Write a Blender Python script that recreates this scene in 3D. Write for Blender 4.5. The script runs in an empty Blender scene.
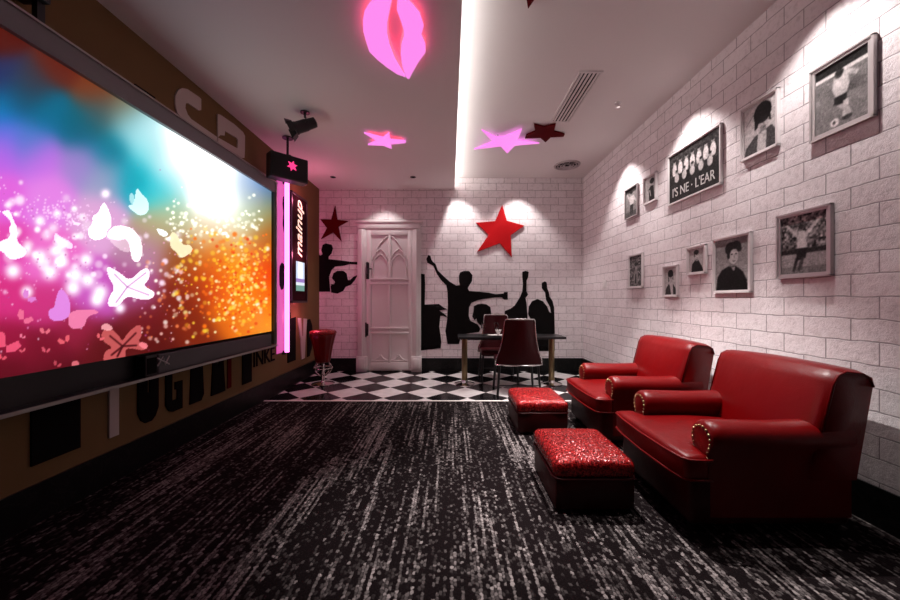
import bpy, bmesh, math, random
import numpy as np
from mathutils import Vector, Matrix, Quaternion

random.seed(7)
rng = np.random.default_rng(11)
PI = math.pi
scene = bpy.context.scene
COL = scene.collection

# ------------------------------------------------------------------ room measures (metres)
F = 350.0          # focal length in pixels of the 900x600 photograph
H = 1.24           # eye height
XL, XR = -2.28, 2.32
YB, YF = 6.10, -1.30
CH, CL = 3.365, 3.174      # upper ceiling, dropped left ceiling
STEP = 0.08                # edge of the dropped ceiling
YT = 4.255                 # carpet ends, tiles begin
BB = 0.228                 # baseboard height


def on_side(px, py, x):            # point of the photograph lying on the plane X = x
    Y = F * x / (px - 450.0)
    return Vector((x, Y, H + (300.0 - py) * Y / F))


def on_depth(px, py, Y):           # ... on the plane Y
    return Vector(((px - 450.0) * Y / F, Y, H + (300.0 - py) * Y / F))


def on_level(px, py, z):           # ... on the plane Z = z
    Y = F * (z - H) / (300.0 - py)
    return Vector(((px - 450.0) * Y / F, Y, z))


def lin(c):
    c = c / 255.0
    return c / 12.92 if c <= 0.04045 else ((c + 0.055) / 1.055) ** 2.4


def srgb(r, g, b):
    return (lin(r), lin(g), lin(b), 1.0)


# ------------------------------------------------------------------ materials
def new_mat(name):
    m = bpy.data.materials.new(name)
    m.use_nodes = True
    nt = m.node_tree
    b = nt.nodes['Principled BSDF']
    return m, nt, b


def plain(name, col, rough=0.5, metal=0.0, emit=None, es=0.0, spec=0.5, coat=0.0, noise=0.0, nscale=30, bump=0.0, bscale=80):
    m, nt, b = new_mat(name)
    b.inputs['Base Color'].default_value = (*col[:3], 1)
    b.inputs['Roughness'].default_value = rough
    b.inputs['Metallic'].default_value = metal
    b.inputs['Specular IOR Level'].default_value = spec
    b.inputs['Coat Weight'].default_value = coat
    if emit:
        b.inputs['Emission Color'].default_value = (*emit[:3], 1)
        b.inputs['Emission Strength'].default_value = es
    if noise or bump:
        tc = nt.nodes.new('ShaderNodeTexCoord')
    if noise:
        n = nt.nodes.new('ShaderNodeTexNoise'); n.inputs['Scale'].default_value = nscale; n.inputs['Detail'].default_value = 5
        nt.links.new(tc.outputs['Object'], n.inputs['Vector'])
        mx = nt.nodes.new('ShaderNodeMix'); mx.data_type = 'RGBA'
        mx.inputs['A'].default_value = (*[c * (1 - noise) for c in col[:3]], 1)
        mx.inputs['B'].default_value = (*[min(1, c * (1 + noise)) for c in col[:3]], 1)
        nt.links.new(n.outputs['Fac'], mx.inputs['Factor'])
        nt.links.new(mx.outputs['Result'], b.inputs['Base Color'])
    if bump:
        n2 = nt.nodes.new('ShaderNodeTexNoise'); n2.inputs['Scale'].default_value = bscale; n2.inputs['Detail'].default_value = 4
        nt.links.new(tc.outputs['Object'], n2.inputs['Vector'])
        bp = nt.nodes.new('ShaderNodeBump'); bp.inputs['Strength'].default_value = bump; bp.inputs['Distance'].default_value = 0.01
        nt.links.new(n2.outputs['Fac'], bp.inputs['Height'])
        nt.links.new(bp.outputs['Normal'], b.inputs['Normal'])
    return m


def brick_mat(name, axis):
    m, nt, b = new_mat(name)
    N, L = nt.nodes, nt.links
    tc = N.new('ShaderNodeTexCoord'); sx = N.new('ShaderNodeSeparateXYZ'); cx = N.new('ShaderNodeCombineXYZ')
    L.new(tc.outputs['Object'], sx.inputs[0])
    # wobble the joints a little so that the blocks look hand cut
    wn = N.new('ShaderNodeTexNoise'); wn.inputs['Scale'].default_value = 7.0; wn.inputs['Detail'].default_value = 3
    L.new(tc.outputs['Object'], wn.inputs['Vector'])
    wo = N.new('ShaderNodeMath'); wo.operation = 'MULTIPLY_ADD'; wo.inputs[1].default_value = 0.022; wo.inputs[2].default_value = -0.011
    L.new(wn.outputs['Fac'], wo.inputs[0])
    ad = N.new('ShaderNodeMath'); ad.operation = 'ADD'
    L.new(sx.outputs[2], ad.inputs[0]); L.new(wo.outputs[0], ad.inputs[1])
    L.new(sx.outputs[axis], cx.inputs[0]); L.new(ad.outputs[0], cx.inputs[1])
    br = N.new('ShaderNodeTexBrick')
    br.inputs['Scale'].default_value = 1.0
    br.inputs['Brick Width'].default_value = 0.27
    br.inputs['Row Height'].default_value = 0.126
    br.inputs['Mortar Size'].default_value = 0.0042
    br.inputs['Mortar Smooth'].default_value = 0.35
    br.inputs['Color1'].default_value = (0.76, 0.69, 0.70, 1)
    br.inputs['Color2'].default_value = (0.84, 0.78, 0.79, 1)
    br.inputs['Mortar'].default_value = (0.40, 0.35, 0.36, 1)
    L.new(cx.outputs[0], br.inputs['Vector'])
    no = N.new('ShaderNodeTexNoise'); no.inputs['Scale'].default_value = 26; no.inputs['Detail'].default_value = 8; no.inputs['Roughness'].default_value = 0.7
    L.new(tc.outputs['Object'], no.inputs['Vector'])
    # white paint with grey pits
    mx = N.new('ShaderNodeMix'); mx.data_type = 'RGBA'; mx.blend_type = 'MULTIPLY'
    rp = N.new('ShaderNodeValToRGB'); rp.color_ramp.elements[0].position = 0.32; rp.color_ramp.elements[0].color = (0.80, 0.78, 0.78, 1)
    rp.color_ramp.elements[1].position = 0.5; rp.color_ramp.elements[1].color = (1, 1, 1, 1)
    L.new(no.outputs['Fac'], rp.inputs[0])
    mx.inputs['Factor'].default_value = 1.0
    L.new(br.outputs['Color'], mx.inputs['A']); L.new(rp.outputs['Color'], mx.inputs['B'])
    L.new(mx.outputs['Result'], b.inputs['Base Color'])
    # height: joints are deep, faces are rough
    h = N.new('ShaderNodeMath'); h.operation = 'MULTIPLY_ADD'; h.inputs[1].default_value = -1.0
    L.new(br.outputs['Fac'], h.inputs[0])
    nm = N.new('ShaderNodeMath'); nm.operation = 'MULTIPLY'; nm.inputs[1].default_value = 0.75
    L.new(no.outputs['Fac'], nm.inputs[0]); L.new(nm.outputs[0], h.inputs[2])
    bp = N.new('ShaderNodeBump'); bp.inputs['Strength'].default_value = 0.6; bp.inputs['Distance'].default_value = 0.016
    L.new(h.outputs[0], bp.inputs['Height']); L.new(bp.outputs['Normal'], b.inputs['Normal'])
    b.inputs['Roughness'].default_value = 0.75
    b.inputs['Specular IOR Level'].default_value = 0.25
    return m


def carpet_mat():
    m, nt, b = new_mat('loop_carpet')
    N, L = nt.nodes, nt.links

    def math_(op, a, bb=None, c=None):
        n = N.new('ShaderNodeMath'); n.operation = op
        for i, v in enumerate((a, bb, c)):
            if v is None: continue
            if isinstance(v, (int, float)): n.inputs[i].default_value = v
            else: L.new(v, n.inputs[i])
        return n.outputs[0]
    tc = N.new('ShaderNodeTexCoord'); sx = N.new('ShaderNodeSeparateXYZ'); L.new(tc.outputs['Object'], sx.inputs[0])
    x, y = sx.outputs[0], sx.outputs[1]
    jn = N.new('ShaderNodeTexNoise'); jn.inputs['Scale'].default_value = 52; jn.inputs['Detail'].default_value = 2; L.new(tc.outputs['Object'], jn.inputs['Vector'])
    js = N.new('ShaderNodeSeparateColor'); L.new(jn.outputs['Color'], js.inputs[0])
    x = math_('ADD', x, math_('MULTIPLY_ADD', js.outputs[0], 0.020, -0.010)); y = math_('ADD', y, math_('MULTIPLY_ADD', js.outputs[1], 0.03, -0.015))
    row = math_('FLOOR', math_('DIVIDE', x, 0.0155))                 # rows of loops along the room
    off = math_('MULTIPLY', math_('MODULO', row, 2.0), 0.5)
    cell = math_('FLOOR', math_('ADD', math_('DIVIDE', y, 0.021), off))
    # long streaks
    cv = N.new('ShaderNodeCombineXYZ'); L.new(math_('MULTIPLY', row, 3.77), cv.inputs[0]); L.new(math_('MULTIPLY', y, 1.15), cv.inputs[1])
    st = N.new('ShaderNodeTexNoise'); st.inputs['Scale'].default_value = 1.0; st.inputs['Detail'].default_value = 2; L.new(cv.outputs[0], st.inputs['Vector'])
    # broad bands of streaks
    cb = N.new('ShaderNodeCombineXYZ'); L.new(math_('MULTIPLY', x, 3.6), cb.inputs[0]); L.new(math_('MULTIPLY', y, 0.55), cb.inputs[1])
    bn = N.new('ShaderNodeTexNoise'); bn.inputs['Scale'].default_value = 1.0; bn.inputs['Detail'].default_value = 1; L.new(cb.outputs[0], bn.inputs['Vector'])
    # one random number per loop
    cc = N.new('ShaderNodeCombineXYZ'); L.new(row, cc.inputs[0]); L.new(cell, cc.inputs[1])
    wn = N.new('ShaderNodeTexWhiteNoise'); wn.noise_dimensions = '2D'; L.new(cc.outputs[0], wn.inputs['Vector'])
    s = math_('ADD', st.outputs['Fac'], math_('MULTIPLY', bn.outputs['Fac'], 0.55))
    s = math_('ADD', s, math_('MULTIPLY', wn.outputs['Value'], 0.16))
    rp = N.new('ShaderNodeValToRGB')
    e = rp.color_ramp.elements
    e[0].position = 0.88; e[0].color = (0.0, 0, 0, 1)
    e[1].position = 1.06; e[1].color = (1, 1, 1, 1)
    L.new(s, rp.inputs[0])
    fl = math_('GREATER_THAN', wn.outputs['Value'], 0.78)
    f = math_('MAXIMUM', rp.outputs['Color'], math_('MULTIPLY', fl, 0.17))
    wn2 = N.new('ShaderNodeTexWhiteNoise'); wn2.noise_dimensions = '3D'; cc2 = N.new('ShaderNodeCombineXYZ'); L.new(row, cc2.inputs[0]); L.new(cell, cc2.inputs[1]); cc2.inputs[2].default_value = 3.3; L.new(cc2.outputs[0], wn2.inputs['Vector'])
    f = math_('MULTIPLY', f, math_('MULTIPLY_ADD', wn2.outputs['Value'], 0.9, 0.25))
    # loop shape
    fx = math_('SUBTRACT', math_('FRACT', math_('DIVIDE', x, 0.0155)), 0.5)
    fy = math_('SUBTRACT', math_('FRACT', math_('ADD', math_('DIVIDE', y, 0.021), off)), 0.5)
    d = math_('ADD', math_('MULTIPLY', fx, fx), math_('MULTIPLY', fy, fy))
    hgt = math_('SUBTRACT', 0.5, d)
    gap = N.new('ShaderNodeMapRange'); gap.inputs['From Min'].default_value = 0.10; gap.inputs['From Max'].default_value = 0.36
    gap.inputs['To Min'].default_value = 1.0; gap.inputs['To Max'].default_value = 0.12
    L.new(d, gap.inputs['Value'])
    f = math_('MULTIPLY', f, gap.outputs['Result'])
    mx = N.new('ShaderNodeMix'); mx.data_type = 'RGBA'
    mx.inputs['A'].default_value = (0.007, 0.0045, 0.005, 1); mx.inputs['B'].default_value = (0.27, 0.235, 0.23, 1)
    L.new(f, mx.inputs['Factor']); L.new(mx.outputs['Result'], b.inputs['Base Color'])
    bp = N.new('ShaderNodeBump'); bp.inputs['Strength'].default_value = 0.9; bp.inputs['Distance'].default_value = 0.008
    L.new(hgt, bp.inputs['Height']); L.new(bp.outputs['Normal'], b.inputs['Normal'])
    b.inputs['Roughness'].default_value = 0.95; b.inputs['Specular IOR Level'].default_value = 0.05
    return m


def tile_mat():
    m, nt, b = new_mat('chequered_tiles')
    N, L = nt.nodes, nt.links
    tc = N.new('ShaderNodeTexCoord'); mp = N.new('ShaderNodeMapping')
    mp.vector_type = 'POINT'
    mp.inputs['Location'].default_value = TILE_LOC
    mp.inputs['Rotation'].default_value = (0, 0, PI / 4)
    L.new(tc.outputs['Object'], mp.inputs['Vector'])
    ck = N.new('ShaderNodeTexChecker'); ck.inputs['Scale'].default_value = 1 / 0.375
    ck.inputs['Color1'].default_value = (0.84, 0.80, 0.79, 1); ck.inputs['Color2'].default_value = (0.006, 0.006, 0.007, 1)
    L.new(mp.outputs[0], ck.inputs['Vector'])
    no = N.new('ShaderNodeTexNoise'); no.inputs['Scale'].default_value = 9; no.inputs['Detail'].default_value = 6
    L.new(tc.outputs['Object'], no.inputs['Vector'])
    mx = N.new('ShaderNodeMix'); mx.data_type = 'RGBA'; mx.blend_type = 'MULTIPLY'; mx.inputs['Factor'].default_value = 0.35
    L.new(ck.outputs['Color'], mx.inputs['A']); L.new(no.outputs['Fac'], mx.inputs['B'])
    L.new(mx.outputs['Result'], b.inputs['Base Color'])
    b.inputs['Roughness'].default_value = 0.16
    b.inputs['Specular IOR Level'].default_value = 0.2
    return m


def marble_mat():
    m, nt, b = new_mat('black_marble')
    N, L = nt.nodes, nt.links
    tc = N.new('ShaderNodeTexCoord')
    no = N.new('ShaderNodeTexNoise'); no.inputs['Scale'].default_value = 5; no.inputs['Detail'].default_value = 10; no.inputs['Distortion'].default_value = 2.5
    L.new(tc.outputs['Object'], no.inputs['Vector'])
    rp = N.new('ShaderNodeValToRGB'); e = rp.color_ramp.elements
    e[0].position = 0.50; e[0].color = (0.007, 0.007, 0.007, 1); e[1].position = 0.56; e[1].color = (0.008, 0.008, 0.008, 1)
    k = rp.color_ramp.elements.new(0.53); k.color = (0.02, 0.019, 0.018, 1)
    L.new(no.outputs['Fac'], rp.inputs[0]); L.new(rp.outputs['Color'], b.inputs['Base Color'])
    b.inputs['Roughness'].default_value = 0.3
    b.inputs['Specular IOR Level'].default_value = 0.2
    return m


def leather_mat(name, col, rough=0.33):
    m, nt, b = new_mat(name)
    N, L = nt.nodes, nt.links
    tc = N.new('ShaderNodeTexCoord')
    n1 = N.new('ShaderNodeTexNoise'); n1.inputs['Scale'].default_value = 4.5; n1.inputs['Detail'].default_value = 4
    n2 = N.new('ShaderNodeTexVoronoi'); n2.inputs['Scale'].default_value = 170
    for n in (n1, n2): L.new(tc.outputs['Object'], n.inputs['Vector'])
    mx = N.new('ShaderNodeMix'); mx.data_type = 'RGBA'
    mx.inputs['A'].default_value = (*[c * 0.78 for c in col], 1); mx.inputs['B'].default_value = (*[c * 1.15 for c in col], 1)
    L.new(n1.outputs['Fac'], mx.inputs['Factor']); L.new(mx.outputs['Result'], b.inputs['Base Color'])
    b1 = N.new('ShaderNodeBump'); b1.inputs['Strength'].default_value = 0.12; b1.inputs['Distance'].default_value = 0.004
    L.new(n2.outputs['Distance'], b1.inputs['Height'])
    b2 = N.new('ShaderNodeBump'); b2.inputs['Strength'].default_value = 0.35; b2.inputs['Distance'].default_value = 0.02
    L.new(n1.outputs['Fac'], b2.inputs['Height']); L.new(b1.outputs['Normal'], b2.inputs['Normal'])
    L.new(b2.outputs['Normal'], b.inputs['Normal'])
    b.inputs['Roughness'].default_value = rough
    b.inputs['Specular IOR Level'].default_value = 0.2
    b.inputs['Coat Weight'].default_value = 0.04; b.inputs['Coat Roughness'].default_value = 0.2
    return m


def glitter_mat():
    m, nt, b = new_mat('red_sequin_fabric')
    N, L = nt.nodes, nt.links
    tc = N.new('ShaderNodeTexCoord')
    v = N.new('ShaderNodeTexVoronoi'); v.inputs['Scale'].default_value = 150
    L.new(tc.outputs['Object'], v.inputs['Vector'])
    sep = N.new('ShaderNodeSeparateColor'); L.new(v.outputs['Color'], sep.inputs[0])
    rp = N.new('ShaderNodeValToRGB'); e = rp.color_ramp.elements
    e[0].position = 0.25; e[0].color = (0.10, 0.001, 0.002, 1); e[1].position = 0.95; e[1].color = (0.55, 0.015, 0.015, 1)
    L.new(sep.outputs[0], rp.inputs[0]); L.new(rp.outputs['Color'], b.inputs['Base Color'])
    # each sequin lies at its own tilt
    geo = N.new('ShaderNodeNewGeometry')
    vm = N.new('ShaderNodeVectorMath'); vm.operation = 'MULTIPLY_ADD'
    vm.inputs[1].default_value = (0.75, 0.75, 0.3); vm.inputs[2].default_value = (-0.375, -0.375, -0.15)
    L.new(v.outputs['Color'], vm.inputs[0])
    va = N.new('ShaderNodeVectorMath'); va.operation = 'ADD'
    L.new(vm.outputs[0], va.inputs[0]); L.new(geo.outputs['Normal'], va.inputs[1])
    vn = N.new('ShaderNodeVectorMath'); vn.operation = 'NORMALIZE'; L.new(va.outputs[0], vn.inputs[0])
    L.new(vn.outputs[0], b.inputs['Normal'])
    b.inputs['Metallic'].default_value = 0.35
    b.inputs['Roughness'].default_value = 0.26
    return m


def attr_mat(name, emit=0.0, rough=0.4):
    m, nt, b = new_mat(name)
    a = nt.nodes.new('ShaderNodeAttribute'); a.attribute_name = 'print'
    if emit:
        b.inputs['Base Color'].default_value = (0.01, 0.01, 0.01, 1)
        nt.links.new(a.outputs['Color'], b.inputs['Emission Color'])
        b.inputs['Emission Strength'].default_value = emit
    else:
        nt.links.new(a.outputs['Color'], b.inputs['Base Color'])
    b.inputs['Roughness'].default_value = rough
    b.inputs['Specular IOR Level'].default_value = 0.2
    return m


def decal_mat():                    # black vinyl print whose halftone fades out towards the foot of the figures
    m, nt, b = new_mat('black_vinyl_fading_print')
    N, L = nt.nodes, nt.links
    b.inputs['Base Color'].default_value = (0.006, 0.005, 0.005, 1); b.inputs['Roughness'].default_value = 0.7; b.inputs['Specular IOR Level'].default_value = 0.06
    tc = N.new('ShaderNodeTexCoord'); sx = N.new('ShaderNodeSeparateXYZ'); L.new(tc.outputs['Object'], sx.inputs[0])
    mr = N.new('ShaderNodeMapRange'); mr.inputs['From Min'].default_value = 0.12; mr.inputs['From Max'].default_value = 0.46
    mr.inputs['To Min'].default_value = 0.25; mr.inputs['To Max'].default_value = 1.0
    L.new(sx.outputs[2], mr.inputs['Value']); L.new(mr.outputs['Result'], b.inputs['Alpha'])
    return m


TILE_LOC = (0, 0, 0)


def set_tile():
    global TILE_LOC
    # a white tile is centred on (-1.62, 5.26)
    c, s = math.cos(PI / 4), math.sin(PI / 4)
    x, y = -1.64, 4.96
    rx, ry = c * x - s * y, s * x + c * y
    h = 0.375 / 2
    TILE_LOC = (h - rx + 0.375 * 8, h - ry + 0.375 * 8, 0.0005)


set_tile()
M = {
    'brick_right': brick_mat('white_painted_brick', 1),
    'brick_back': brick_mat('white_painted_brick_end', 0),
    'carpet': carpet_mat(), 'tiles': tile_mat(), 'marble': marble_mat(),
    'plaster': plain('ceiling_paint', (0.77, 0.735, 0.725), 0.9, spec=0.1),
    'tan': plain('brown_wall_paint', (0.175, 0.105, 0.045), 0.8, noise=0.08, nscale=5, spec=0.15),
    'rear': plain('black_bounce_absorber', (0.008, 0.007, 0.007), 0.95),  # unseen wall behind the camera, made black to cut bounced light
    'leather': leather_mat('red_leather', (0.125, 0.0004, 0.001)),
    'leather_dark': leather_mat('dark_red_leather', (0.035, 0.0004, 0.001), 0.4),
    'maroon': leather_mat('maroon_vinyl', (0.042, 0.002, 0.004), 0.4),
    'glitter': glitter_mat(),
    'wood_dark': plain('dark_wood', (0.012, 0.009, 0.008), 0.4),
    'chrome': plain('chrome', (0.75, 0.72, 0.70), 0.12, 1.0),
    'brass': plain('dull_brass', (0.32, 0.24, 0.13), 0.3, 1.0),
    'strip': plain('polished_strip', (0.95, 0.88, 0.86), 0.3, 0.0),  # the metal's bright reflection is put in as a near-white base colour
    'black': plain('black_plastic', (0.008, 0.008, 0.009), 0.35),
    'black_matte': plain('black_paint', (0.006, 0.005, 0.005), 0.8, spec=0.05),
    'grille': plain('speaker_cloth', (0.012, 0.013, 0.013), 0.85, bump=0.3, bscale=400),
    'grey': plain('grey_metal', (0.085, 0.088, 0.09), 0.45, 0.3),
    'rail': plain('grey_rail', (0.20, 0.205, 0.21), 0.5),
    'edge': plain('brushed_edge', (0.42, 0.40, 0.38), 0.35, 0.7),
    'white_letter': plain('pale_letter_paint', (0.50, 0.43, 0.40), 0.6),
    'white': plain('white_lacquer', (0.74, 0.70, 0.69), 0.35),
    'frame_white': plain('white_frame', (0.66, 0.61, 0.61), 0.4),
    'frame_silver': plain('silver_frame', (0.50, 0.46, 0.46), 0.35, 0.5),
    'red_plaque': plain('bright_red_lacquer', (0.44, 0.003, 0.006), 0.5, spec=0.15),
    'dark_red_plaque': plain('dark_red_lacquer', (0.095, 0.001, 0.003), 0.7, spec=0.05),
    'neon_pink': plain('pink_neon_panel', (0.12, 0.05, 0.1), 0.4, emit=srgb(255, 138, 240), es=1.0),
    'neon_red': plain('red_neon_rim', (0.8, 0.1, 0.15), 0.4, emit=(1.0, 0.06, 0.10), es=2.6),
    'neon_tube': plain('magenta_neon_tube', (0.8, 0.2, 0.6), 0.4, emit=(1.0, 0.24, 0.72), es=2.6),
    'added_glow': plain('added_pink_glow', (0.1, 0.03, 0.06), 0.5, emit=srgb(196, 78, 150), es=1.0),
    'neon_backlight': plain('pink_backlight', (0.8, 0.2, 0.6), 0.4, emit=(1.0, 0.14, 0.42), es=22.0),
    'neon_star': plain('hot_pink_neon', (0.8, 0.1, 0.3), 0.4, emit=(0.9, 0.04, 0.22), es=1.2),
    'warm_text': plain('warm_lit_letters', (0.8, 0.6, 0.5), 0.4, emit=(1.0, 0.72, 0.55), es=1.0),
    'sign_face': plain('maroon_sign_face', (0.022, 0.006, 0.008), 0.8, spec=0.05),
    'led': plain('cove_led_strip', (0.9, 0.9, 0.9), 0.4, emit=(1.0, 0.96, 0.93), es=26.0),
    'paper': plain('white_card', (0.72, 0.70, 0.68), 0.6),
    'decal': decal_mat(),
    'photo': attr_mat('photo_print', 0, 0.35),
    'screen_image': attr_mat('lit_screen_picture', 1.05),
    'small_screen': attr_mat('lit_small_screen', 1.1),
    'white_ink': plain('white_ink', (0.6, 0.58, 0.57), 0.6),
}
gm, gnt, gb = new_mat('clear_glass'); gb.inputs['Transmission Weight'].default_value = 1.0; gb.inputs['Roughness'].default_value = 0.02; gb.inputs['IOR'].default_value = 1.3
M['glass'] = gm


# ------------------------------------------------------------------ object helpers
def world_loc(o):
    v = Vector((0, 0, 0))
    while o:
        v += o.location; o = o.parent
    return v


def obj(name, bm, m, parent=None, smooth=False, local=False):
    """one mesh object; vertices given in world space unless local"""
    if parent is not None and not local:
        w = world_loc(parent)
        bmesh.ops.translate(bm, verts=bm.verts, vec=-w)
    me = bpy.data.meshes.new(name)
    bmesh.ops.recalc_face_normals(bm, faces=bm.faces)
    bm.to_mesh(me); bm.free()
    me.materials.append(m)
    if smooth:
        me.shade_smooth()
        if smooth != 'all':
            me.set_sharp_from_angle(angle=math.radians(40))
    o = bpy.data.objects.new(name, me)
    COL.objects.link(o)
    if parent is not None: o.parent = parent
    return o


def thing(name, label, cat, loc=(0, 0, 0), group=None):
    o = bpy.data.objects.new(name, None); COL.objects.link(o)
    o.empty_display_size = 0.1
    o.location = loc; o['label'] = label; o['category'] = cat
    if group: o['group'] = group
    return o


def tag(o, label, cat, group=None):
    o['label'] = label; o['category'] = cat
    if group: o['group'] = group
    return o


def struct(name, bm, m, parent=None):
    o = obj(name, bm, m, parent)
    o['kind'] = 'structure'
    return o


def dup(root, loc, label, group=None):
    r = root.copy(); COL.objects.link(r); r.location = loc; r['label'] = label
    if group: r['group'] = group
    for ch in list(root.children):
        c = ch.copy(); COL.objects.link(c); c.parent = r
        for g in list(ch.children):
            d = g.copy(); COL.objects.link(d); d.parent = c
    return r


def box(bm, x0, x1, y0, y1, z0, z1, bev=0, seg=2):
    r = bmesh.ops.create_cube(bm, size=1)
    vs = r['verts']
    for v in vs:
        v.co = Vector((x0 + (v.co.x + .5) * (x1 - x0), y0 + (v.co.y + .5) * (y1 - y0), z0 + (v.co.z + .5) * (z1 - z0)))
    if bev:
        es = {e for v in vs for e in v.link_edges}
        bmesh.ops.bevel(bm, geom=list(es), offset=bev, segments=seg, profile=0.5, affect='EDGES')
    return bm


def B(*a, **k):
    return box(bmesh.new(), *a, **k)


def prism(bm, pts, thick):
    """extrude a closed planar outline (list of Vector) by the vector thick"""
    vs = [bm.verts.new(p) for p in pts]
    f = bm.faces.new(vs)
    r = bmesh.ops.extrude_face_region(bm, geom=[f])
    bmesh.ops.translate(bm, verts=[v for v in r['geom'] if isinstance(v, bmesh.types.BMVert)], vec=thick)
    return bm


def lathe(bm, prof, c, n=24, cap=True):
    """profile (r, z) turned about the vertical through c"""
    rings = []
    for r, z in prof:
        rings.append([bm.verts.new((c[0] + r * math.cos(2 * PI * i / n), c[1] + r * math.sin(2 * PI * i / n), c[2] + z)) for i in range(n)])
    for a, b_ in zip(rings, rings[1:]):
        for i in range(n):
            bm.faces.new((a[i], a[(i + 1) % n], b_[(i + 1) % n], b_[i]))
    if cap:
        bm.faces.new(rings[0][::-1]); bm.faces.new(rings[-1])
    return bm


def tube(bm, pts, r, n=10, closed=False):
    pts = [Vector(p) for p in pts]
    rings = []
    K = len(pts)
    for i, p in enumerate(pts):
        a = pts[i - 1] if (i > 0 or closed) else p
        b_ = pts[(i + 1) % K] if (i < K - 1 or closed) else p
        t = (b_ - a).normalized()
        up = Vector((0, 0, 1)) if abs(t.z) < 0.9 else Vector((0, 1, 0))
        u = t.cross(up).normalized(); v = t.cross(u)
        rr = r[i] if isinstance(r, (list, tuple)) else r
        rings.append([bm.verts.new(p + u * rr * math.cos(2 * PI * j / n) + v * rr * math.sin(2 * PI * j / n)) for j in range(n)])
    rng_ = range(K if closed else K - 1)
    for i in rng_:
        a, b_ = rings[i], rings[(i + 1) % K]
        for j in range(n):
            bm.faces.new((a[j], a[(j + 1) % n], b_[(j + 1) % n], b_[j]))
    if not closed:
        bm.faces.new(rings[0][::-1]); bm.faces.new(rings[-1])
    return bm


def ball(bm, c, r, seg=12):
    bmesh.ops.create_uvsphere(bm, u_segments=seg, v_segments=max(6, seg // 2), radius=r, matrix=Matrix.Translation(c))
    return bm


def text_bm(s, size, thick=0.002, shear=0.0):
    """flat lettering in the local XY plane, centred"""
    cu = bpy.data.curves.new('lettering', 'FONT'); cu.body = s; cu.size = size
    cu.extrude = thick; cu.shear = shear; cu.align_x = 'CENTER'; cu.align_y = 'CENTER'
    o = bpy.data.objects.new('lettering', cu); COL.objects.link(o)
    dg = bpy.context.evaluated_depsgraph_get(); dg.update()
    me = bpy.data.meshes.new_from_object(o.evaluated_get(dg))
    bm = bmesh.new(); bm.from_mesh(me)
    bpy.data.objects.remove(o); bpy.data.curves.remove(cu); bpy.data.meshes.remove(me)
    return bm


def place(bm, right, up, origin):
    """map local x->right, y->up, z->right x up"""
    right, up = Vector(right), Vector(up)
    n = right.cross(up)
    m = Matrix((right, up, n)).transposed().to_4x4(); m.translation = origin
    bmesh.ops.transform(bm, matrix=m, verts=bm.verts)
    return bm


def in_poly(X, Y, poly):
    r = np.zeros(X.shape, bool); n = len(poly)
    for i in range(n):
        x1, y1 = poly[i]; x2, y2 = poly[(i + 1) % n]
        if y1 == y2: continue
        c = ((y1 > Y) != (y2 > Y)) & (X < (x2 - x1) * (Y - y1) / (y2 - y1) + x1)
        r ^= c
    return r


def to_lin(a):
    a = np.clip(a, 0, 255) / 255.0
    return np.where(a <= 0.04045, a / 12.92, ((a + 0.055) / 1.055) ** 2.4)


def grid_print(name, P, RGB, m, parent, gain=None):
    """a flat sheet whose printed colours sit in its own vertices; P (h,w,3) world points, RGB (h,w,3) sRGB 0-255"""
    h, w, _ = P.shape
    o0 = np.array(world_loc(parent)) if parent is not None else np.zeros(3)
    verts = (P - o0).reshape(-1, 3)
    idx = np.arange(h * w).reshape(h, w)
    faces = np.stack([idx[:-1, :-1], idx[:-1, 1:], idx[1:, 1:], idx[1:, :-1]], -1).reshape(-1, 4)
    me = bpy.data.meshes.new(name)
    me.from_pydata(verts.tolist(), [], faces.tolist())
    at = me.color_attributes.new('print', 'FLOAT_COLOR', 'POINT')
    c = np.ones((h * w, 4), np.float32); c[:, :3] = to_lin(RGB.reshape(-1, 3))
    if gain is not None: c[:, :3] *= gain.reshape(-1, 1)
    at.data.foreach_set('color', c.ravel())
    me.materials.append(m)
    o = bpy.data.objects.new(name, me); COL.objects.link(o)
    if parent is not None: o.parent = parent
    return o


# ================================================================== THE SETTING
struct('floor', B(XL - .1, XR + .1, YF - .1, YB + .1, -0.10, 0.0), M['tiles'])
struct('wall_left', B(XL - .1, XL, YF, YB, 0, CH), M['tan'])
struct('wall_right', B(XR, XR + .1, YF, YB, 0, CH), M['brick_right'])
struct('wall_back', B(XL - .1, XR + .1, YB, YB + .1, 0, CH), M['brick_back'])
struct('wall_front', B(XL - .1, XR + .1, YF - .1, YF, 0, CH), M['rear'])
struct('ceiling', B(XL - .1, XR + .1, YF - .1, YB + .1, CH, CH + .1), M['plaster'])
bm = bmesh.new()      # dropped ceiling over the screen side with the lip that hides the cove light
box(bm, XL, -0.22, YF, YB, CL, CH)
box(bm, -0.22, STEP, YF, YB, CL, CL + 0.03)
struct('ceiling_dropped', bm, M['plaster']).name = 'ceiling.001'
struct('baseboard_left', B(XL, XL + 0.014, YF, YB, 0, BB), M['marble'])
struct('baseboard_right', B(XR - 0.014, XR, YF, YB, 0, BB), M['marble'])
bm = bmesh.new()
box(bm, XL, -1.605, YB - 0.014, YB, 0, BB); box(bm, -0.505, XR, YB - 0.014, YB, 0, BB)
struct('baseboard_back', bm, M['marble'])
struct('trim_1', B(XL + .014, XR - .014, YT - 0.012, YT + 0.022, 0, 0.016, bev=0.003), M['strip'])

car = obj('carpet', B(XL + .014, XR - .014, YF, YT - 0.012, 0, 0.012), M['carpet'])
tag(car, 'dark fitted loop carpet with pale streaks running towards the tiled floor', 'carpet')

# cove light lying behind the lip of the dropped ceiling
led = obj('cove_light', B(-0.11, -0.05, 2.1, YB - .03, CL + 0.03, CL + 0.04), M['led'])
tag(led, 'long white light strip in the cove along the ceiling step', 'light strip')

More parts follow.
